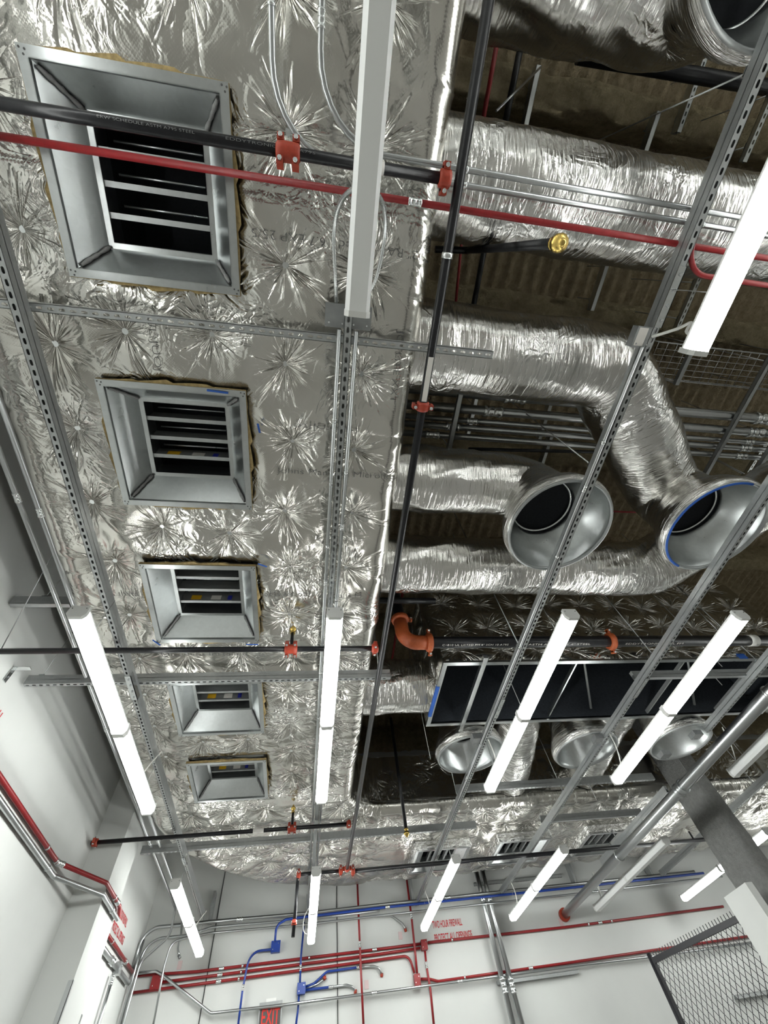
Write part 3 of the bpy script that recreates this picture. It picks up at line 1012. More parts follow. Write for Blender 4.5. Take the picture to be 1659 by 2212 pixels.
    for ch in e.children:
        ch.matrix_parent_inverse = inv


plenum()


# ------------------------------------------------------------------ lamps
LHOUSE = [(-.050, .060), (-.048, .080), (-.042, .084), (.042, .084), (.048, .080), (.050, .060)]
LLENS = [(-.053, .060), (-.053, .024), (-.036, .0), (.036, .0), (.053, .024), (.053, .060)]
LCAP = [(-.052, .088), (-.056, .050), (-.056, .022), (-.038, -.003), (.038, -.003), (.056, .022), (.056, .050), (.052, .088)]
LL = 1.225


def make_lamp(lit):
    e = thing('linear_lamp', (0, 0, 0), 'x', 'ceiling lamp')
    F = lambda y: Matrix(((1, 0, 0, 0), (0, 0, 1, y), (0, 1, 0, 0), (0, 0, 0, 1)))
    MB().prism(LHOUSE, F(0.012), F(LL - .012)).build('housing', 'white', e)
    MB().prism(LLENS, F(0.022), F(LL - .022)).build('lens', 'lens' if lit else 'lens_off', e)
    for y0, y1 in ((0, .024), (LL - .024, LL)):
        c = MB().prism(LCAP, F(y0), F(y1)).build('end_cap', 'white', e)
        ye = y0 - .001 if y0 == 0 else y1 + .001
        s = MB()
        for sx in (-.04, .04):
            s.tube([(sx, ye - .002, .065), (sx, ye + .002, .065)], .004, 8)
        s.build('screw', 'dullmetal', c)
    return e


LIT, OFF = make_lamp(True), make_lamp(False)
lamp_used = {True: False, False: False}
HLAMP = 1.965


def lamp(lit, x, y, label, group):
    src = LIT if lit else OFF
    o = src if not lamp_used[lit] else copy_tree(src)
    lamp_used[lit] = True
    o.location = P(x, y, HLAMP)
    o['label'] = label
    o['group'] = group
    return o


rowsY = {1: (-2.26, -1.03), 2: (1.98, 3.205), 3: (6.09, 7.315)}
cols = [(-1.425, 'near the side wall'), (0.12, 'under the foil duct'), (1.82, 'below the plain open mouth'),
        (3.255, 'below the blue-taped mouth'), (4.72, 'by the thick conduit')]
gl = 'linear lamps in rows'
for ci, (x, where) in enumerate(cols):
    for ri in (1, 2, 3):
        for hi_ in (0, 1):
            lit = not (ci == 4 or (ci == 1 and ri == 1))
            dy = 0.0
            if ri == 1 and ci == 4:
                continue
            rowtxt = {1: 'overhead row', 2: 'middle row', 3: 'end-wall row'}[ri]
            half = 'near half' if hi_ == 0 else 'far half'
            lamp(lit, x, rowsY[ri][hi_] + dy, f"{'lit' if lit else 'unlit'} white lamp {where}, {rowtxt}, {half}", gl)
lamp(True, 6.33, 6.09, 'lit white lamp beyond the sprayed column, half seen past its far side', gl)
lamp(True, 6.33, 7.315, 'lit white lamp beyond the sprayed column, half seen toward the end wall', gl)
for x in (-1.425, 0.12, 1.82, 3.255, 4.72, 6.33, 8.0):          # unseen lamps added behind the viewer for more light on the foil
    for y in (-5.6, -4.37):
        lamp(True, x, y, 'unseen lit white lamp added behind the viewer for extra light', 'added lamps behind the viewer')
for y in (-2.26, -1.03, 1.98, 3.205, 6.09, 7.315):  # extra unseen lamp column, added to raise the room's general light
    lamp(True, 8.6, y, 'unseen lit white lamp added beyond the sprayed column for extra light', 'added lamps beyond the view')


# ------------------------------------------------------------------ struts
def strut_mesh(L, lid=True, slots=True):
    m = MB()
    w, hh = .0206, .041
    per = .0508
    n = int(L / per)
    y = 0.0
    if slots:
        for i in range(n):
            ya, yb = i * per, (i + 1) * per
            c = (ya + yb) / 2
            ov = [(-.007, c - .008), (-.004, c - .0143), (.004, c - .0143), (.007, c - .008), (.007, c + .008), (.004, c + .0143), (-.004, c + .0143), (-.007, c + .008)]
            outr = [(-w, c - .008), (-w, ya), (w, ya), (w, c - .008), (w, c + .008), (w, yb), (-w, yb), (-w, c + .008)]
            vs = [(a, b, 0) for a, b in outr] + [(a, b, 0) for a, b in ov]
            m.add(vs, [(k, (k + 1) % 8, 8 + (k + 1) % 8, 8 + k) for k in range(8)])
        y = n * per
    m.box((-w, y, -.0), (w, L, .0024))
    m.box((-w, 0, .0), (-w + .0026, L, hh))
    m.box((w - .0026, 0, .0), (w, L, hh))
    m.box((-w, 0, hh - .004), (-w + .010, L, hh))
    m.box((w - .010, 0, hh - .004), (w, L, hh))
    if lid:
        m.box((-w, 0, hh), (w, L, hh + .041))
    return m


def strut(label, x, y, h, L, axis='Y', lid=True, slots=True, group='slotted steel struts', rods=(), mat='galvd', roof=HC, extra=None):
    e = thing('steel_strut', P(x, y, h), label, 'strut', group, 0 if axis == 'Y' else -PI / 2)
    strut_mesh(L, lid, slots).build('channel', mat, e)
    for t in rods:
        MB().tube([(0, t, .02), (0, t, roof - h - (.13 if roof == HC else .03))], .0048, 6).build('threaded_rod', 'wire', e)
        MB().box((-.022, t - .02, .086 if lid else .042), (.022, t + .02, .092 if lid else .048)).build('washer_plate', 'zinc', e)
    return e


def splice(parent, t, L=.30):
    m = MB()
    m.box((.021, t - L / 2, -.006), (.026, t + L / 2, .042))
    m.box((-.021, t - L / 2, -.006), (.026, t + L / 2, -.001))
    s = m.build('splice_plate', 'zinc', parent)
    for k in range(4):
        y = t - L / 2 + L * (k + .5) / 4
        MB().tube([(.005, y, -.012), (.005, y, -.005)], .0085, 6).build('bolt', 'galvd', s)
    return s


HR = 2.355
rl = strut('long slotted strut running beside the white side wall', -1.478, -1.6, HR, 10.15)
splice(rl, 4.78); splice(rl, 8.1, .2)
rc_ = strut('long slotted strut flanked by two thin conduits under the foil duct', 0.10, .12, HR, 8.4, slots=True)
r1 = strut('long slotted strut crossing in front of the plain open mouth', 1.835, -3.2, HR, 12.1, rods=(2.25, 4.2, 6.0, 8.75))
splice(r1, 3.2 - .04); splice(r1, 3.2 + 3.62)
r2 = strut('long slotted strut crossing in front of the blue-taped open mouth', 3.285, -.6, HR, 9.45, rods=(3.55, 6.2))
splice(r2, 3.95)
strut('dark slotted strut beside the unlit far lamps', 4.78, 5.6, HR, 2.3)
strut('slotted strut past the unlit near lamp, angling beside the plenum', 4.62, 2.2, HR + .02, 2.05, rods=(.9,))
strut('slotted strut high beside the column top', 6.28, 5.2, HR, 3.5, rods=(.5,))
HX = 2.442
strut('open slotted cross strut between the crossed outlet and the second outlet', -1.85, .36, HX - .003, 2.80, 'X', lid=False, rods=())
strut('slotted cross strut passing in front of the half hidden outlet', -2.33, 3.235, HX - .003, 3.03, 'X', rods=(.09, 2.93), roof=3.6)
strut('long slotted cross strut by the pillar under the duct bend', -2.0, 6.45, HX - .003, 4.3, 'X', rods=(4.0,), roof=2.53)
strut('cross strut hung below the far duct between two long struts', 1.80, 5.43, HX - .003, 2.75, 'X')
strut('short cross strut between the far long strut and the thick conduit', 3.26, 6.44, HX - .003, 1.6, 'X', slots=False)
strut('plain cross strut over the second lamp pair by the plenum', 3.26, 3.32, HX - .003, 2.4, 'X', slots=False)
strut('plain cross strut close to the side wall beyond the branch pipe', -2.34, 2.55, HX + .2, .42, 'X', slots=False, rods=(.2,), roof=3.9)
for k, (px, py) in enumerate(((1320, 550), (1425, 240), (1530, 110), (1030, 860), (1195, 935), (1195, 860), (1165, 140), (1245, 300))):
    p = at_h(px, py, 4.5)
    strut('bare grey strut hanging on the fireproofed deck among the ducts', p.x, p.y, 4.5, .5, lid=True, slots=(k == 2), group='grey struts up on the deck', mat='galv', rods=(.1, .4))
for k, (px, py) in enumerate(((1520, 583), (1632, 296), (1655, 960))):
    p = at_h(px, py, 3.9)
    strut(('slotted strut hanging behind the bent red conduit', 'slotted strut high beside the duct behind the lit lamp', 'slotted strut above the blue-taped mouth')[k], p.x, p.y - (.35 if k == 1 else 0), 3.9, .5, lid=False, group='short struts hung in the ceiling void', mat='zinc', rods=(.1, .4))

# junction boxes on the struts
for k, (x, y, h, lab) in enumerate((
        (.035, .24, HR + .07, 'grey junction box on the wall side of the lamp end over the foil duct'), (.165, .24, HR + .07, 'grey junction box on the open side of the lamp end over the foil duct'),
        (1.78, .17, HR + .03, 'steel junction box with a paper label on the strut near the lit overhead lamp'), (1.75, 4.20, HR + .04, 'steel junction box on the strut beside the first far open mouth'),
        (3.22, 4.3, HR + .04, 'steel junction box on the strut beside the middle far open mouth'), (4.52, 4.33, HR + .05, 'grey junction box on the wall side of the thick conduit'),
        (4.15 + .05, 4.42 + .2, HR - .01, 'small grey box under the thick conduit'))):
    w = .055
    e = thing('junction_box', P(x, y, h), lab, 'junction box', 'junction boxes on the struts')
    MB().box((-w, -w, -.025), (w, w, .025)).build('body', 'dullmetal', e)
    c = MB().box((-w - .002, -w - .002, -.029), (w + .002, w + .002, -.025)).build('cover', 'dullmetal', e)
    for sx in (-1, 1):
        MB().tube([(sx * .035, .035, -.033), (sx * .035, .035, -.028)], .005, 6).build('screw', 'zinc', c)
    if k == 2:
        MB().box((-.045, -.05, -.0305), (.01, .045, -.029)).build('paper_label', 'paper', c)

# flexible whips from the struts to the lamps
def flex(name, pts, r, mat, label, cat, group=None, ribs=False, n=40):
    P0 = [Vector(p) for p in pts]
    # Catmull-Rom
    q = [P0[0] * 2 - P0[1]] + P0 + [P0[-1] * 2 - P0[-2]]
    out = []
    for i in range(1, len(q) - 2):
        for k in range(n):
            t = k / n
            a, b, c, d = q[i - 1], q[i], q[i + 1], q[i + 2]
            out.append(0.5 * ((2 * b) + (c - a) * t + (2 * a - 5 * b + 4 * c - d) * t * t + (3 * b - a - 3 * c + d) * t ** 3))
    out.append(P0[-1])
    rs = [r * (1.22 if (i % 2) else 0.85) for i in range(len(out))] if ribs else None
    return tag(MB().tube(out, r, 8, True, rs).build(name, mat), label, cat, group)


for sx, x0 in ((-1, .035), (1, .165)):
    flex('cable_whip', [P(x0, .18, HR + .08), P(.12 + sx * .10, .05, HR - .02), P(.12 + sx * .115, -.12, HR - .10), P(.12 + sx * .09, -.22, HR - .2), P(.12 + sx * .03, -.27, HLAMP + .085)], .009, 'zinc',
         'ribbed metal cable loop on the %s side of the unlit overhead lamp' % ('wall' if sx < 0 else 'open'), 'cable', 'ribbed metal cable loops', True, 26)
flex('cable_whip', [P(1.83, .16, HR + .0), P(1.86, .1, HR - .12), P(1.84, .06, HR - .22), P(1.82, .1, HLAMP + .15), P(1.82, .12, HLAMP + .086)], .008, 'cord', 'white cable looping from strut to the lit overhead lamp', 'cable', 'white lamp cables')
for k, (cxx, yy) in enumerate(((1.82, 4.43), (3.255, 4.43), (4.72, 4.43), (1.82, 8.54), (3.255, 8.54), (4.72, 8.54), (-1.425, 8.54), (-1.425, 4.43), (.12, 8.54))):
    side = 1 if k < 6 else -1
    lab = ('white cable at the far end of the lamp by the first far open mouth', 'white cable at the far end of the lamp by the middle far open mouth', 'white cable at the end of the unlit near lamp',
           'white cable hanging at the end wall beside the red stencilled notice', 'white cable hanging at the end wall beside the tall twin conduits', 'white cable at the end of the unlit far lamp',
           'white cable hanging at the end of the far lamp by the side wall', 'white cable at the end of the middle lamp by the side wall', 'white cable looped around the far lamp under the duct')[k]
    flex('cable_whip', [P(cxx + .03, yy - .28, HR + .02), P(cxx + .10 * side, yy - .16, HR - .10), P(cxx + .12 * side, yy - .05, HR - .22), P(cxx + .08 * side, yy - .02, HLAMP + .12), P(cxx + .02, yy - .05, HLAMP + .086)], .006, 'cord', lab, 'cable', 'white lamp cables')
# thin hanger wires carrying the lamps
for ci, (x, where) in enumerate(cols):
    for ri in (1, 2, 3):
        if ri == 1 and ci == 4:
            continue
        for yy, nm in ((rowsY[ri][0] + .25, 'one end'), (rowsY[ri][1] + .95, 'other end')):
            tag(MB().tube([P(x, yy, HLAMP + .085), P(x + .01, yy, HR + .01)], .0022, 5).build('hanger_wire', 'wire'), 'thin wire hanging a linear lamp from its strut', 'wire', 'lamp hanger wires')


# ------------------------------------------------------------------ pipes and conduits
def coupling_sleeve(parent, p, d, r, mat='zinc', L=None):
    L = L or r * 4.2
    d = Vector(d).normalized()
    p = Vector(p)
    m = MB()
    st = [(-.5, 1.08), (-.5, 1.32), (-.34, 1.32), (-.32, 1.15), (-.04, 1.15), (-.03, 1.22), (.03, 1.22), (.04, 1.15), (.32, 1.15), (.34, 1.32), (.5, 1.32), (.5, 1.08)]
    pts = [p + d * (t * L + i * 1e-5) for i, (t, _) in enumerate(st)]
    m.tube(pts, r, 14, True, [r * k for _, k in st])
    return m.build('coupling', mat, parent)


def conduit(label, pts, r, mat, bend=.15, cps=(), group=None, name='conduit', cat='conduit', cmat='zinc', seg=12, clamps=()):
    pts = [Vector(p) for p in pts]
    path = fillet(pts, bend, 8)
    o = tag(MB().tube(path, r, seg).build(name, mat), label, cat, group)
    for (i, t) in cps:
        a, b = pts[i], pts[i + 1]
        coupling_sleeve(o, a.lerp(b, t), b - a, r, cmat)
    for (i, t) in clamps:
        a, b = pts[i], pts[i + 1]
        p, d = a.lerp(b, t), (b - a).normalized()
        MB().tube([p - d * .012, p + d * .012], r * 1.25, 12).build('pipe_strap', cmat, o)
    return o


def groove_clamp(parent, p, d, r, mat='redc', n=None, tee=False):
    """two-part bolted pipe coupling with ears and bolts"""
    d = Vector(d).normalized()
    n = Vector(n or (0, 0, 1))
    n = (n - d * n.dot(d)).normalized()
    s = d.cross(n)
    p = Vector(p)
    L = .055 if not tee else .10
    m = MB()
    st = [(-.5, 1.12), (-.42, 1.5), (-.2, 1.58), (.2, 1.58), (.42, 1.5), (.5, 1.12)]
    m.tube([p + d * t * L for t, _ in st], r, 20, True, [r * k for _, k in st])
    F = Matrix(((d.x, s.x, n.x, p.x), (d.y, s.y, n.y, p.y), (d.z, s.z, n.z, p.z), (0, 0, 0, 1)))
    es = [0] if not tee else [-.032, .032]
    for e_ in es:
        for sg in (-1, 1):
            m.box((e_ - .014, sg * r * 1.95 - .014, -.022), (e_ + .014, sg * r * 1.95 + .014, .022), F)
            m.box((e_ - .014, min(sg * r * 1.2, sg * r * 1.95), -.016), (e_ + .014, max(sg * r * 1.2, sg * r * 1.95), .016), F)
    o = m.build('pipe_coupling', mat, parent)
    for e_ in es:
        for sg in (-1, 1):
            c0 = F @ Vector((e_, sg * r * 1.95, -.034))
            c1 = F @ Vector((e_, sg * r * 1.95, .036))
            b = MB().tube([c0, c1], .0055, 8)
            b.tube([F @ Vector((e_, sg * r * 1.95, -.033)), F @ Vector((e_, sg * r * 1.95, -.022))], .010, 6)
            b.build('bolt', 'zinc', o)
    if tee:
        q = MB()
        return o
    return o


def sprinkler_tip(parent, p, d, r=.014):
    p, d = Vector(p), Vector(d).normalized()
    m = MB()
    st = [(0, 1.5), (.012, 1.5), (.013, 1.0), (.03, 1.0), (.034, 1.9), (.058, 1.9), (.064, 1.2), (.08, .8), (.088, .4)]
    m.tube([p + d * t for t, _ in st], r, 12, True, [r * k for _, k in st])
    return m.build('sprinkler_head', 'brass', parent)


HP, RP, XM = 2.31, .0235, .553
gsp = 'black sprinkler pipes'
main = conduit('long black sprinkler main running the length of the room beside the foil duct', [P(XM, -3.2, HP), P(XM, 7.06, HP)], RP, 'black', group=gsp, name='sprinkler_pipe', cat='sprinkler pipe', seg=16)
groove_clamp(main, P(XM, .655, HP), (0, 1, 0), RP)
groove_clamp(main, P(XM, 7.02, HP), (0, 1, 0), RP)
MB().tube([P(XM, -.10, HP), P(XM, -.075, HP)], RP * 1.2, 14).build('pipe_strap', 'zinc', main)
MB().box((XM - .015, .38, HP - RP - .003 + EYE), (XM + .012, .62, HP - RP + .004 + EYE)).build('paper_label', 'paper', main)
HBp = HP
for k, (y, x0, x1, cl, lab) in enumerate(((-.374, -2.30, .50, -.20, 'black branch pipe crossing the nearest air outlet'), (2.68, -2.34, .50, -.19, 'black branch pipe running level past the stickered outlet'), (5.735, -2.33, .50, -.18, 'black branch pipe ending at the white side wall by the pillar'))):
    b = conduit(lab, [P(x0, y, HBp), P(x1, y, HBp)], RP * (.9 if k else 1), 'black', group=gsp, name='sprinkler_pipe', cat='sprinkler pipe', seg=16)
    groove_clamp(b, P(.485, y, HBp), (1, 0, 0), RP)
    groove_clamp(b, P(cl, y, HBp), (1, 0, 0), RP, n=(0, .5, 1), tee=True)
    if k:
        tip = MB().tube([P(cl, y, HBp + .03), P(cl, y - .0, HBp + .16)], .015, 10).build('riser_nipple', 'black', b)
        sprinkler_tip(b, P(cl, y, HBp + .16), (0, 0, 1))
    if k == 0:
        MB().tube([P(.155, y, HBp), P(.21, y, HBp)], RP * 1.04, 14).build('paper_label', 'paper', b)
        for tx, tb in ((-.93, 'ERW SCHEDULE ASTM A795 STEEL'), (-.45, 'EDDYTRONIC ERW A795')):
            text(tb, .013, P(tx, y - .004, HBp - RP - .0005), (PI, 0, 0), 'dullmetal', b, .36, bold=-.0003)
    if k == 2:
        groove_clamp(b, P(-2.29, y, HBp), (1, 0, 0), RP)
        MB().tube([P(-.62, y, HBp), P(-.50, y, HBp)], RP * 1.02, 14).build('paper_label', 'paper', b)
    if k == 1:
        MB().tube([P(-2.25, y, HBp + .02), P(-1.95, y - .9, HBp + 1.3)], .004, 6).build('sway_wire', 'wire', b)
# far end of the main: stub and the branch toward the column
b = conduit('short black stub pipe with elbow by the far lamp under the duct bend', [P(.50, 7.07, HP), P(-.10, 7.07, HP), P(-.10, 7.1, HP - .05), P(-.12, 7.12, 1.72)], RP * .9, 'black', .05, group=gsp, name='sprinkler_pipe', cat='sprinkler pipe')
groove_clamp(b, P(-.09, 7.07, HP), (1, 0, 0), RP, n=(0, 1, 1))
groove_clamp(b, P(.47, 7.07, HP), (1, 0, 0), RP, n=(0, 1, 1))
groove_clamp(b, P(-.117, 7.115, 1.85), (0, 0, 1), RP * .9, n=(1, 0, 0))
MB().tube([P(.17, 7.07, HP), P(.21, 7.07, HP)], RP * 1.1, 12).build('paper_label', 'paper', b)
b = conduit('long black sprinkler pipe running along the end wall below the far outlets', [P(.62, 7.12, HP), P(6.35, 7.12, HP)], RP * 1.15, 'black', group=gsp, name='sprinkler_pipe', cat='sprinkler pipe')
groove_clamp(b, P(.64, 7.12, HP), (1, 0, 0), RP * 1.15, n=(0, 1, 1))
groove_clamp(b, P(6.34, 7.12, HP), (1, 0, 0), RP * 1.1)
MB().tube([P(6.0, 7.12, HP + .02), P(6.0, 7.12, HP + .12)], .014, 8).build('riser_nipple', 'black', b)
for tx in (.95, 2.3, 4.2):
    text('ERW ASTM A795 LISTED', .018, P(tx, 7.112, HP - RP * 1.16), (PI, 0, 0), 'dullmetal', b, .5)
# thick main with an orange elbow
R4 = .055
b = conduit('thick black sprinkler main with orange elbow in front of the plenum', [P(.80, 2.93, 4.3), P(.83, 3.0, 2.65), P(7.5, 3.0, 2.65)], R4, 'black', .12, group=gsp, name='sprinkler_pipe', cat='sprinkler pipe', seg=20)
el = fillet([P(.825, 2.99, 2.95), P(.83, 3.0, 2.65), P(1.10, 3.0, 2.65)], .16, 10)
MB().tube(el, R4 * 1.22, 18).build('elbow_fitting', 'orange', b)
for p_, d_ in ((P(.826, 2.985, 2.93), (0, 0, 1)), (P(1.07, 3.0, 2.65), (1, 0, 0)), (P(2.98, 3.0, 2.65), (1, 0, 0))):
    groove_clamp(b, p_, d_, R4, 'orange', n=(0, 1, .6))
MB().tube([P(4.62, 3.0, 2.65), P(4.72, 3.0, 2.65)], R4 * 1.1, 16).build('paper_label', 'cord', b)
for tx, tb in ((1.18, 'C1810 UL LISTED FM 4" SCH 10 A795'), (2.05, 'ASTM A795 ERW 4" STEEL'), (3.1, 'EDDYTRONIC 4" UL FM')):
    text(tb, .034, P(tx, 2.985, 2.65 - R4 - .001), (PI, 0, 0), 'paper', b, .66, bold=-.0008)
conduit('black pipe passing behind the thick main toward the sprinkler gap', [P(.4, 2.75, 2.95), P(1.15, 2.75, 2.95)], .03, 'black', group=gsp, name='sprinkler_pipe', cat='sprinkler pipe')
# drops with brass tips
d1 = at_h(1207, 525, 1.95)
b = conduit('black drop pipe with a brass tip hanging between two round ducts', [P(d1.x - .0, d1.y - 0, 1.99), P(d1.x, d1.y, 3.3), P(.7, d1.y + .02, 3.3)], .0215, 'black', .04, group=gsp, name='sprinkler_pipe', cat='sprinkler pipe')
sprinkler_tip(b, P(d1.x, d1.y, 1.995), (0, 0, -1), .019)
MB().box((d1.x - .03, d1.y - .03, 2.95 + EYE), (d1.x + .03, d1.y - .024, 3.25 + EYE)).build('hanger_bracket', 'zinc', b)
d2 = at_h(877, 1790, 2.2)
b = conduit('black drop pipe with a brass tip in front of the far foil duct', [P(d2.x, d2.y, 2.2), P(d2.x - .01, d2.y, 3.6)], .021, 'black', group=gsp, name='sprinkler_pipe', cat='sprinkler pipe')
sprinkler_tip(b, P(d2.x, d2.y, 2.2), (0, 0, -1), .017)
# pipes up in the ceiling void
for lab, a, c, h, r, mat, nm in (('dark pipe crossing below the deck behind the first open mouth', (1385, 143), (1700, 196), 4.1, .05, 'black', 'sprinkler_pipe'),
                                 ('red riser conduit glimpsed between the top ducts', (1075, 85), (1043, 262), 4.0, .017, 'red', 'conduit'),
                                 ('dark riser pipe glimpsed between the top ducts', (1124, 105), (1092, 262), 4.0, .024, 'black', 'sprinkler_pipe'),
                                 ('red conduit glimpsed behind the main, between second and third ducts', (995, 545), (985, 650), 4.0, .012, 'red', 'conduit'),
                                 ('dark pipe glimpsed behind the main, between second and third ducts', (1045, 545), (1024, 655), 4.0, .024, 'black', 'sprinkler_pipe'),
                                 ('red conduit in the gap by the orange elbow', (868, 1290), (846, 1430), 4.2, .017, 'red', 'conduit'),
                                 ('black rail pipe behind the bent duct', (1100, 972), (1310, 977), 4.4, .02, 'black', 'sprinkler_pipe'),
                                 ('thin red conduit seen between the two open mouths', (1330, 1105), (1400, 1108), 4.6, .012, 'red', 'conduit')):
    p, q = at_h(*a, h), at_h(*c, h)
    conduit(lab, [p - (q - p) * .4, q + (q - p) * .4], r, mat, name=nm, cat='pipe' if nm != 'conduit' else 'conduit', group='pipes up in the ceiling void')
p, q = at_h(1010, 235, 3.9), at_h(1170, 145, 3.9)
conduit('slim grey sway-brace rod slanting between the top ducts', [at_h(1072, 240, 3.4), at_h(1168, 145, 4.2)], .007, 'emt', name='brace_rod', cat='rod', seg=8)

# paired steel conduits and the red conduit crossing overhead
HE = 2.462
gc = 'thin steel conduits overhead'
conduit('steel conduit bending from the top toward the open side, wall-side of its pair', [P(-.285, -3.2, HE), P(-.275, -.385, HE), P(7.0, -.40, HE)], .0135, 'emt', .30, ((0, .83), (1, .12), (1, .30)), gc)
conduit('steel conduit bending from the top toward the open side, inner one of its pair', [P(-.085, -3.2, HE), P(-.08, -.445, HE), P(7.0, -.45, HE)], .0135, 'emt', .30, ((0, .86), (1, .095), (1, .28)), gc)
conduit('red conduit crossing straight over the whole duct below the paired steel conduits', [P(-2.3, -.290, HE - .02), P(6.5, -.290, HE - .02)], .0155, 'red', .2, ((0, .305),), 'red conduits')
conduit('red conduit following the strut then bending away behind the lit overhead lamp', [P(1.885, -3.2, HR + .06), P(1.885, -.165, HR + .06), P(5.5, -.165, HR + .06)], .0135, 'red', .16, (), 'red conduits')
conduit('steel conduit strapped on the wall side of the strut under the foil duct', [P(.055, .30, HR - .002), P(.055, 8.5, HR - .002)], .0118, 'emt', .2, ((0, .21), (0, .33)), gc, clamps=((0, .06), (0, .17), (0, .29), (0, .41)))
conduit('steel conduit strapped on the open side of the strut under the foil duct', [P(.145, .30, HR - .002), P(.145, 8.5, HR - .002)], .0118, 'emt', .2, ((0, .15),), gc, clamps=((0, .1), (0, .23)))
conduit('steel conduit strapped to the strut crossing the plain open mouth', [P(1.79, .22, HR - .002), P(1.79, 8.6, HR - .002)], .0118, 'emt', .2, ((0, .11), (0, .56)), gc, clamps=((0, .07), (0, .18), (0, .3), (0, .48)))
conduit('steel conduit hung along the white side wall, the one nearer the duct', [P(-1.79, -.6, 2.50), P(-1.79, 8.55, 2.50), P(-1.79, 8.8, 2.30)], .0155, 'emt', .12, ((0, .24), (0, .52), (0, .75)), gc)
conduit('steel conduit hung along the white side wall, the one nearer the wall', [P(-1.89, -.6, 2.50), P(-1.89, 8.5, 2.50), P(-1.94, 8.78, 2.28), P(-2.26, 8.80, 2.05), P(-2.28, 8.80, -1.3)], .0155, 'emt', .15, ((0, .23), (0, .50), (0, .76)), gc)
b = conduit('thickest steel conduit running straight into the end wall through a red collar', [P(4.33, 1.2, 2.07), P(4.33, 9.0, 2.07)], .057, 'emt', .2, (), gc, seg=20, clamps=((0, .24), (0, .7)))
coupling_sleeve(b, P(4.33, 4.85, 2.07), (0, 1, 0), .057, 'emt', .12)
MB().tube([P(4.33, 8.93, 2.07), P(4.33, 8.998, 2.07)], .085, 20).build('fire_collar', 'redc', b)
# bundle crossing between the round ducts
for k, (y, r, hh, lab) in enumerate(((.87, .047, 3.6, 'fat steel conduit on top of the bundle behind the bent duct'), (1.015, .042, 3.6, 'second fat steel conduit in the bundle behind the bent duct'), (1.12, .024, 3.6, 'thin steel conduit third in the bundle behind the bent duct'), (1.19, .030, 3.6, 'steel conduit fourth in the bundle behind the bent duct'), (1.28, .030, 3.6, 'steel conduit lowest in the bundle behind the bent duct'))):
    conduit(lab, [P(.3, y, hh), P(9, y - .02, hh)], r, 'emt', .2, ((0, .16 - .02 * k), (0, .465)), 'bundled conduits in the ceiling void', seg=16)
for k, (x, y0, L) in enumerate(((1.16, .55, .9), (3.97, .25, 1.35), (4.55, .95, .6))):
    strut(('trapeze strut carrying the conduit bundle near the main duct', 'trapeze strut carrying the conduit bundle past the bent duct', 'short trapeze strut below the conduit bundle')[k], x, y0, 3.50, L, lid=False, slots=False, group='trapeze struts under the bundle', rods=(.08, L - .08), mat='galvd')

# ------------------------------------------------------------------ wire basket tray
e = thing('cable_basket', P(3.08, .30, 3.85), 'steel wire basket tray hanging behind the lit overhead lamp', 'cable tray')
m = MB()
for j in range(7):
    m.tube([(0, j * .055, 0), (3.2, j * .055, 0)], .003, 5)
for j in range(32):
    x = j * .102
    m.tube([(x, 0, .10), (x, 0, 0), (x, .33, 0), (x, .33, .10)], .003, 5)
for z in (.05, .10):
    for y in (0, .33):
        m.tube([(0, y, z), (3.2, y, z)], .003, 5)
m.build('wire_grid', 'emt', e)
for x in (.35, 1.6):
    MB().tube([(x, -.02, 0), (x, -.02, .74)], .005, 6).build('threaded_rod', 'wire', e)
    MB().tube([(x, .35, 0), (x, .35, .98)], .005, 6).build('threaded_rod', 'wire', e)
    MB().box((x - .02, -.03, -.045), (x + .02, .36, -.004)).build('support_strut', 'galvd', e)

# grey slotted uprights and rods crossing the void
for k, (a, c) in enumerate((((975, 1285), (1140, 1560)), ((1020, 1250), (1110, 1450)), ((1300, 1300), (1400, 1440)), ((1450, 1360), (1560, 1480)), ((1545, 1330), (1659, 1440)))):
    p = at_h(*c, 2.50)
    tag(MB().tube([p, p + Vector((0, 0, 2.4))], .0045, 6).build('hanger_rod', 'wire'), 'thin hanger rod rising past the front of the plenum', 'rod', 'hanger rods by the plenum')
for k, (px, py) in enumerate(((930, 1640), (1215, 1800), (1290, 1730), (1500, 1690), (1330, 1810), (1430, 1790), (1590, 1600), (1560, 1440))):
    p = at_h(px, py, 2.43)
    tag(MB().tube([p, p + Vector((0, 0, .16 if 6.2 < p.y else 2.3))], .0035, 6).build('hanger_rod', 'wire'), 'thin hanger rod dropping to a strut near the far duct', 'rod', 'hanger rods by the far duct')

# ------------------------------------------------------------------ end wall runs
D1, D2 = 8.962, 8.80
def far(pts, d=D1):
    return [at_y(x, y, d) for x, y in pts]


gr, gb, gg = 'red conduits on the end wall', 'blue conduits on the end wall', 'grey conduits on the end wall'
RC = .0165
def wallrun(label, pts, mat, grp, r=RC, d=D1, bend=.12, cps=(), clamps=()):
    return conduit(label, far(pts, d), r, mat, bend, cps, grp, seg=10, clamps=clamps)


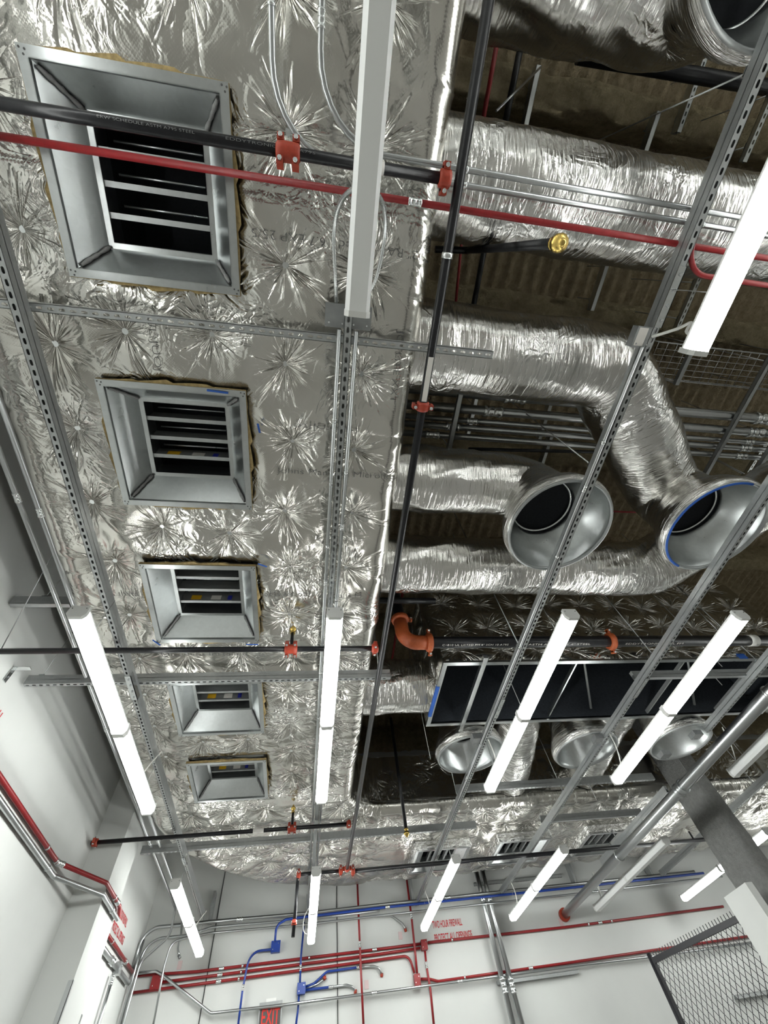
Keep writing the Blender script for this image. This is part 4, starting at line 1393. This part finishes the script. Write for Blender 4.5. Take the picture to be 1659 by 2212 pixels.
wallrun('red conduit highest on the end wall, from the corner to its first red box', [(292, 2108), (424, 2099), (820, 2050), (908, 2039)], 'red', gr, cps=((1, .13), (1, .97)), clamps=((1, .24), (1, .6)))
wallrun('red conduit highest on the end wall, beyond the first red box', [(924, 2036), (1220, 2003), (1562, 1958)], 'red', gr, cps=((1, .21),), clamps=((0, .17), (1, .14), (1, .28)))
wallrun('middle of the three close red conduits on the end wall', [(348, 2122), (420, 2113), (820, 2061), (908, 2048)], 'red', gr, cps=((1, .13),), clamps=((1, .24),))
wallrun('lowest of the three close red conduits, curving down to the lower red box', [(284, 2145), (420, 2127), (800, 2076), (884, 2064), (895, 2102)], 'red', gr, cps=((1, .13),), clamps=((1, .24),))
wallrun('red conduit leaving the lower red box toward the mesh fence', [(909, 2115), (927, 2115), (947, 2120), (1220, 2081), (1640, 2019)], 'red', gr, cps=((2, .72),), clamps=((2, .2), (2, .55)))
wallrun('red upright conduit just beside the wall joint under the duct', [(772, 1909), (775, 1987), (780, 2103), (785, 2212)], 'red', gr, d=D1 - .045, cps=((1, .48),))
wallrun('red upright conduit dropping to the lower red box', [(876, 1880), (889, 1982), (897, 2058), (901, 2102)], 'red', gr, d=D1 - .045, cps=((0, .98),))
wallrun('red upright conduit dropping from the upper red box out of sight', [(918, 2054), (921, 2084), (930, 2139), (937, 2212)], 'red', gr, d=D1 - .04, cps=((1, .02),))
wallrun('blue conduit along the wall rack, bending down to the left blue box', [(594, 2034), (597, 1999), (618, 1986), (663, 1980), (820, 1961), (1220, 1919), (1520, 1886)], 'blue', gb, .017, D2 - .06, .1, cps=((4, .04), (4, .3)))
wallrun('light-struck blue conduit curving down from the left blue box', [(586, 2051), (540, 2056), (524, 2138), (513, 2225)], 'blue', gb, .0145, D1 - .045, .25, cps=((1, .95),))
wallrun('blue upright conduit between the rack and the lower blue box', [(657, 1992), (650, 2070), (648, 2123)], 'blue', gb, .0145, D1 - .045, cps=((1, .4),))
wallrun('blue conduit dropping below the lower blue box', [(646, 2147), (644, 2179), (638, 2225)], 'blue', gb, .0145)
for lab, a, s_, r_ in (('upper blue conduit stub with silver end leaving the lower blue box', [(660, 2132), (678, 2125), (706, 2099), (777, 2089)], [(777, 2089), (806, 2087), (820, 2092), (825, 2106)], .0145),
                       ('lower blue conduit stub with silver end leaving the lower blue box', [(660, 2139), (716, 2132)], [(716, 2132), (749, 2128), (762, 2132), (768, 2142)], .0145)):
    o = wallrun(lab, a, 'blue', gb, r_, cps=((len(a) - 2, .97),))
    q = far(s_)
    q[-1] = q[-1] + Vector((0, .03, 0))
    s = MB().tube(fillet(q, .06), r_, 10).build('silver_stub', 'emt', o)
    t = MB().tube([q[-1] - Vector((0, .012, -.02)), q[-1] + Vector((0, .004, -.012))], r_ * 1.5, 10).build('fire_seal', 'redc', s)
o = wallrun('short silver conduit stub beside the lower blue box', [(660, 2136), (686, 2126), (701, 2113)], 'emt', gg, .0135)
MB().tube([far([(699, 2115)])[0], far([(704, 2110)])[0]], .022, 10).build('fire_seal', 'redc', o)
# rack of grey conduits
wallrun('thick grey conduit on top of the wall rack', [(286, 2093), (306, 2027), (335, 2003), (395, 1998), (454, 1991), (663, 1973), (820, 1955), (1220, 1912), (1500, 1883)], 'emt', gg, .022, D2, .25, cps=((4, .3), (6, .35)))
wallrun('grey conduit second on the wall rack, turning down in the corner', [(299, 2085), (314, 2047), (342, 2027), (402, 2021), (458, 2003), (663, 1986), (820, 1967)], 'emt', gg, .0155, D2 + .06, .25)
wallrun('grey conduit lowest on the wall rack, curving down beside the corner', [(329, 2225), (354, 2090), (370, 2035), (402, 2026), (458, 2015), (663, 1997), (820, 1978), (1220, 1934), (1560, 1893)], 'emt', gg, .0145, D2, .25, cps=((6, .55), (7, .2)))
wallrun('grey upright conduit at the room corner, outer one', [(256, 2225), (296, 2078), (310, 2030)], 'emt', gg, .020, D2)
wallrun('grey upright conduit at the room corner, tucked behind', [(248, 2225), (284, 2108), (300, 2060)], 'emt', gg, .014, D1)
wallrun('grey conduit sloping down from the corner and running past the exit sign', [(294, 2103), (337, 2098), (352, 2107), (456, 2189), (562, 2177), (608, 2172), (830, 2142), (1078, 2109), (1220, 2089), (1405, 2067), (1640, 2034)], 'emt', gg, .017, D1 - .042, .1, cps=((5, .9), (6, .65)))
o = wallrun('grey conduit dropping from the rack to a capped stub', [(800, 1980), (845, 1978), (870, 1996), (876, 2008)], 'emt', gg, .0145)
MB().tube([far([(875, 2005)])[0], far([(877, 2011)])[0] + Vector((0, .02, 0))], .022, 10).build('fire_seal', 'redc', o)
o = wallrun('small bent grey conduit stub beside the far lamp by the side wall', [(402, 2022), (388, 2030), (384, 2050), (388, 2066)], 'emt', gg, .011)
MB().tube([far([(386, 2063)])[0], far([(389, 2070)])[0]], .018, 10).build('fire_seal', 'dullmetal', o)
for lab, pts in (('tall fat conduit on the end wall, nearer the red stencil', [(1028, 1880), (1040, 1930), (1111, 2225)]), ('tall fat conduit on the end wall, farther from the red stencil', [(1042, 1880), (1054, 1930), (1131, 2225)])):
    o = conduit(lab, far(pts, 8.86), .038, 'emt', .3, ((1, .05), (1, .72)), 'twin fat conduits', seg=18)
# wall struts
for lab, a, c in (('dark strut on the end wall behind the twin fat conduits', (1024, 1911), (1215, 1897)), ('slotted strut low on the end wall beside the twin fat conduits', (1075, 2128), (1250, 2103)), ('grey strut on the end wall behind the mesh fence', (1590, 2158), (1680, 2146))):
    p, q = at_y(*a, 8.95), at_y(*c, 8.95)
    z = (p.z + q.z) / 2 - EYE
    strut(lab, p.x, 8.955, z, q.x - p.x, 'X', lid=False, group='struts on the end wall', mat='galvd')
for k, (px, y0, y1) in enumerate(((460, 1955, 1990), (664, 1953, 1997), (888, 1920, 1950), (1233, 1885, 1915), (1395, 1868, 1900))):
    p, q = at_y(px, y0, 8.90), at_y(px, y1, 8.90)
    tag(MB().box((p.x - .02, 8.84, q.z - .02), (p.x + .02, 8.985, q.z + .35)).build('rack_bracket', 'galvd'), ('rack bracket on the end wall beside the dark wall joint', 'rack bracket on the end wall behind the far lamp under the duct', 'rack bracket on the end wall above the red stencil', 'rack bracket on the end wall beside the thick conduit', 'rack bracket on the end wall past the unlit far lamp')[k], 'bracket', 'rack brackets on the end wall')


def wbox(label, px0, px1, py0, py1, mat, cat, grp, d=.05):
    p = at_y(px0, py0, 8.93); q = at_y(px1, py1, 8.93)
    e = thing('electrical_box', ((p.x + q.x) / 2, 8.998, (p.z + q.z) / 2), label, cat, grp)
    w, h = abs(q.x - p.x) / 2, abs(p.z - q.z) / 2
    MB().box((-w, -d, -h), (w, 0, h)).build('body', mat, e)
    c = MB().box((-w - .003, -d - .006, -h - .003), (w + .003, -d, h + .003)).build('cover', mat, e)
    for sx in (-1, 1):
        MB().tube([(sx * w * .6, -d - .009, h * .5 * sx), (sx * w * .6, -d - .005, h * .5 * sx)], .006, 8).build('screw', 'zinc', c)


wbox('red electrical box near the room corner on the end wall', 330, 346, 2108, 2135, 'red', 'electrical box', 'red boxes on the end wall', .06)
wbox('red electrical box just below the red stencilled notice', 909, 924, 2031, 2051, 'red', 'electrical box', 'red boxes on the end wall', .08)
wbox('red electrical box lowest, where two red uprights end', 894, 909, 2105, 2128, 'red', 'electrical box', 'red boxes on the end wall', .08)
wbox('blue electrical box higher, beside the far lamp under the duct', 587, 604, 2034, 2056, 'blue', 'electrical box', 'blue boxes on the end wall', .08)
wbox('blue electrical box lower, with two stubs leaving its side', 643, 659, 2124, 2146, 'blue', 'electrical box', 'blue boxes on the end wall', .08)

# stencilled notices
def stencil(lines, width, loc, rot, label, size=.105):
    e = thing('wall_stencil', loc, label, 'wall lettering')
    e.rotation_euler = rot
    for k, (tx, f) in enumerate(lines):
        text(tx, size, (0, -k * size * 1.28, 0), (0, 0, 0), 'redink', e, width * f, .0004, 'lettering', .0012)
    return e


p = at_y(930, 1997, 8.996)
stencil([('TWO HOUR FIREWALL', .80), ('PROTECT ALL OPENINGS', 1.0)], .62, (2.06, 8.996, 2.075 + EYE + .02), (PI / 2, 0, 0), 'red stencilled fire wall notice on the white end wall', .12)
stencil([('TWO HOUR FIREWALL', .86), ('PROTECT ALL OPENINGS', 1.0)], .64, (XL + .004, 7.42, 2.20 + EYE), (PI / 2, 0, PI / 2), 'red stencilled fire wall notice just past the wall pillar', .115)
stencil([('TWO HOUR FIREWALL', .86), ('PROTECT ALL OPENINGS', 1.0)], .86, (XL + .004, 2.55, 2.13 + EYE), (PI / 2, 0, PI / 2), 'red stencilled fire wall notice at the edge of the view on the side wall', .13)

# exit sign
p = at_y(560, 2166, 8.94)
e = thing('exit_sign', (-.40, 8.99, 1.42 + EYE), 'grey EXIT sign with red letters on the end wall', 'exit sign')
MB().box((-.07, -.06, .115), (.07, 0, .145)).build('canopy', 'white', e)
fr = MB()
fr.box((-.155, -.06, .085), (.155, -.0, .115)); fr.box((-.155, -.06, -.115), (-.14, 0, .085)); fr.box((.14, -.06, -.115), (.155, 0, .085)); fr.box((-.155, -.06, -.13), (.155, 0, -.115))
fr.build('sign_frame', 'dullmetal', e)
MB().box((-.14, -.045, -.115), (.14, -.03, .085)).build('sign_face', 'smoke', e)
t = text('EXIT', .21, (-.12, -.048, -.09), (PI / 2, 0, 0), 'letter', e, .24, .002, 'letters', .003)

# little notices and smudges
for k, (px, py) in enumerate(((792, 2127), (865, 2021), (388, 2085), (1212, 1992))):
    p = at_y(px, py, 8.996)
    tag(MB().box((p.x - .03, 8.992, p.z - .045), (p.x + .03, 8.999, p.z + .045)).build('paper_tag', 'tagpink'), ('pale pink tag beside the red upright under the duct', 'pale pink tag below the capped grey stub', 'pale pink tag below the small bent grey stub', 'pale pink tag beside the thick conduit collar')[k], 'tag', 'pale tags on the end wall')

# ------------------------------------------------------------------ side wall runs
zr, zg = 1.94, 1.85
conduit('red conduit along the side wall jogging around the pillar', [P(-2.325, .5, zr), P(-2.325, 5.16, zr), P(-2.015, 5.72, zr), P(-2.015, 6.36, zr), P(-2.03, 6.50, zr - .05), P(-2.2, 6.56, zr - .08)], .0195, 'red', .06, ((1, .05), (2, .8)), 'conduits on the side wall', clamps=((0, .60), (0, .93), (0, .99), (2, .6)))
conduit('grey conduit along the side wall jogging around the pillar', [P(-2.325, .5, zg), P(-2.325, 5.20, zg), P(-2.015, 5.74, zg), P(-2.015, 6.42, zg)], .0215, 'emt', .06, (), 'conduits on the side wall', clamps=((0, .55), (0, .96), (2, .6)))
conduit('red conduit on the side wall between the pillar and the corner', [P(-2.325, 6.55, 1.955), P(-2.325, 8.9, 1.955)], .0195, 'red', .06, ((0, .75),), 'conduits on the side wall', clamps=((0, .4),))
conduit('thick grey conduit on the side wall between the pillar and the corner', [P(-2.32, 6.5, 1.83), P(-2.32, 8.7, 1.83)], .028, 'emt', .06, ((0, .55),), 'conduits on the side wall')
conduit('grey upright conduit on the side wall with a steel bracket, past the pillar', [P(-2.31, 7.9, 1.74), P(-2.31, 7.92, .9)], .02, 'emt', .06, ((0, .04),), 'conduits on the side wall')
e = thing('wall_bracket', (-2.355, 8.05, 1.83 + EYE), 'zinc clamp bracket holding the thick grey conduit on the side wall', 'bracket')
MB().box((0, -.05, -.05), (.07, .05, .06)).build('bracket_body', 'galvd', e)
MB().tube([(.07, 0, .03), (.085, 0, .03)], .015, 6).build('bolt', 'zinc', e)
# angle bracket and rod by the side wall
p = at_x(75, 1435, -2.345)
e = thing('wall_bracket', (-2.355, 3.05, 2.46 + EYE), 'zinc angle bracket on the white side wall holding a strut rod', 'bracket')
br = MB(); br.box((0, -.02, -.12), (.005, .02, 0)); br.box((0, -.02, -.005), (.12, .02, 0)); br.build('bracket_body', 'zinc', e)
for zz_ in (-.03, -.08):
    MB().tube([(.004, 0, zz_), (.010, 0, zz_)], .008, 6).build('bolt', 'dullmetal', e)

# ------------------------------------------------------------------ black mesh fence
A, Bq = Vector((5.08, 8.26, 0)), Vector((5.62, 6.25, 0))
dv = (Bq - A); Lf = dv.length; dv.normalize()
e = thing('mesh_fence', (A.x, A.y, 0), 'black expanded-metal mesh fence with spikes on its top rail', 'fence', None, math.atan2(dv.y, dv.x))
ht = 1.345 + EYE
MB().tube([(0, 0, 0), (0, 0, ht + .05)], .032, 14).build('post', 'fence', e)
MB().box((.03, -.022, ht - .06), (Lf, .022, ht)).build('top_rail', 'fence', e)
MB().box((.03, -.018, .8), (.06, .018, ht - .06)).build('side_rail', 'fence', e)
sp = MB()
for i in range(int(Lf / .055)):
    sp.box((.08 + i * .055, -.004, ht - .01), (.088 + i * .055, .004, ht + .055))
sp.build('spike_strip', 'fence', e)
ms = MB()
dxw, dyw, z0, z1 = .088, .125, .6, ht - .05
sl_ = dyw / dxw
span = (z1 - z0) / sl_
for sgn in (1, -1):
    k = -int(span / dxw) - 2
    x = k * dxw
    while x < Lf + span:
        # line x(t) = x + sgn*t ; z = z0 + sl*t
        xs0, xs1 = (x, x + span) if sgn > 0 else (x, x - span)
        t0, t1 = 0.0, span
        lo, hi2 = .05, Lf
        for (b_, ge) in ((lo, True), (hi2, False)):
            tb = (b_ - x) * sgn
            if (sgn > 0) == ge:
                t0 = max(t0, tb)
            else:
                t1 = min(t1, tb)
        if t1 - t0 > .02:
            ms.tube([(x + sgn * t0, .004 * sgn, z0 + sl_ * t0), (x + sgn * t1, .004 * sgn, z0 + sl_ * t1)], .0045, 4, False)
        x += dxw
ms.build('mesh_panel', 'fence', e, recalc=False)

# ------------------------------------------------------------------ world and view
wd = bpy.data.worlds.new('world')
wd.use_nodes = True
wd.node_tree.nodes['Background'].inputs[0].default_value = (0.6, 0.63, 0.65, 1)
wd.node_tree.nodes['Background'].inputs[1].default_value = 0.05
sc.world = wd
vs_ = sc.view_settings
sc.display_settings.display_device = 'sRGB'
vs_.view_transform = 'Standard'
vs_.look = 'None'
vs_.exposure = 1.0
vs_.gamma = 1.0
vs_.use_curve_mapping = False
cy = sc.cycles
cy.use_denoising = True
cy.max_bounces = 8
cy.diffuse_bounces = 4
cy.glossy_bounces = 5
cy.transmission_bounces = 2
cy.sample_clamp_indirect = 6.0
cy.caustics_reflective = False
cy.caustics_refractive = False
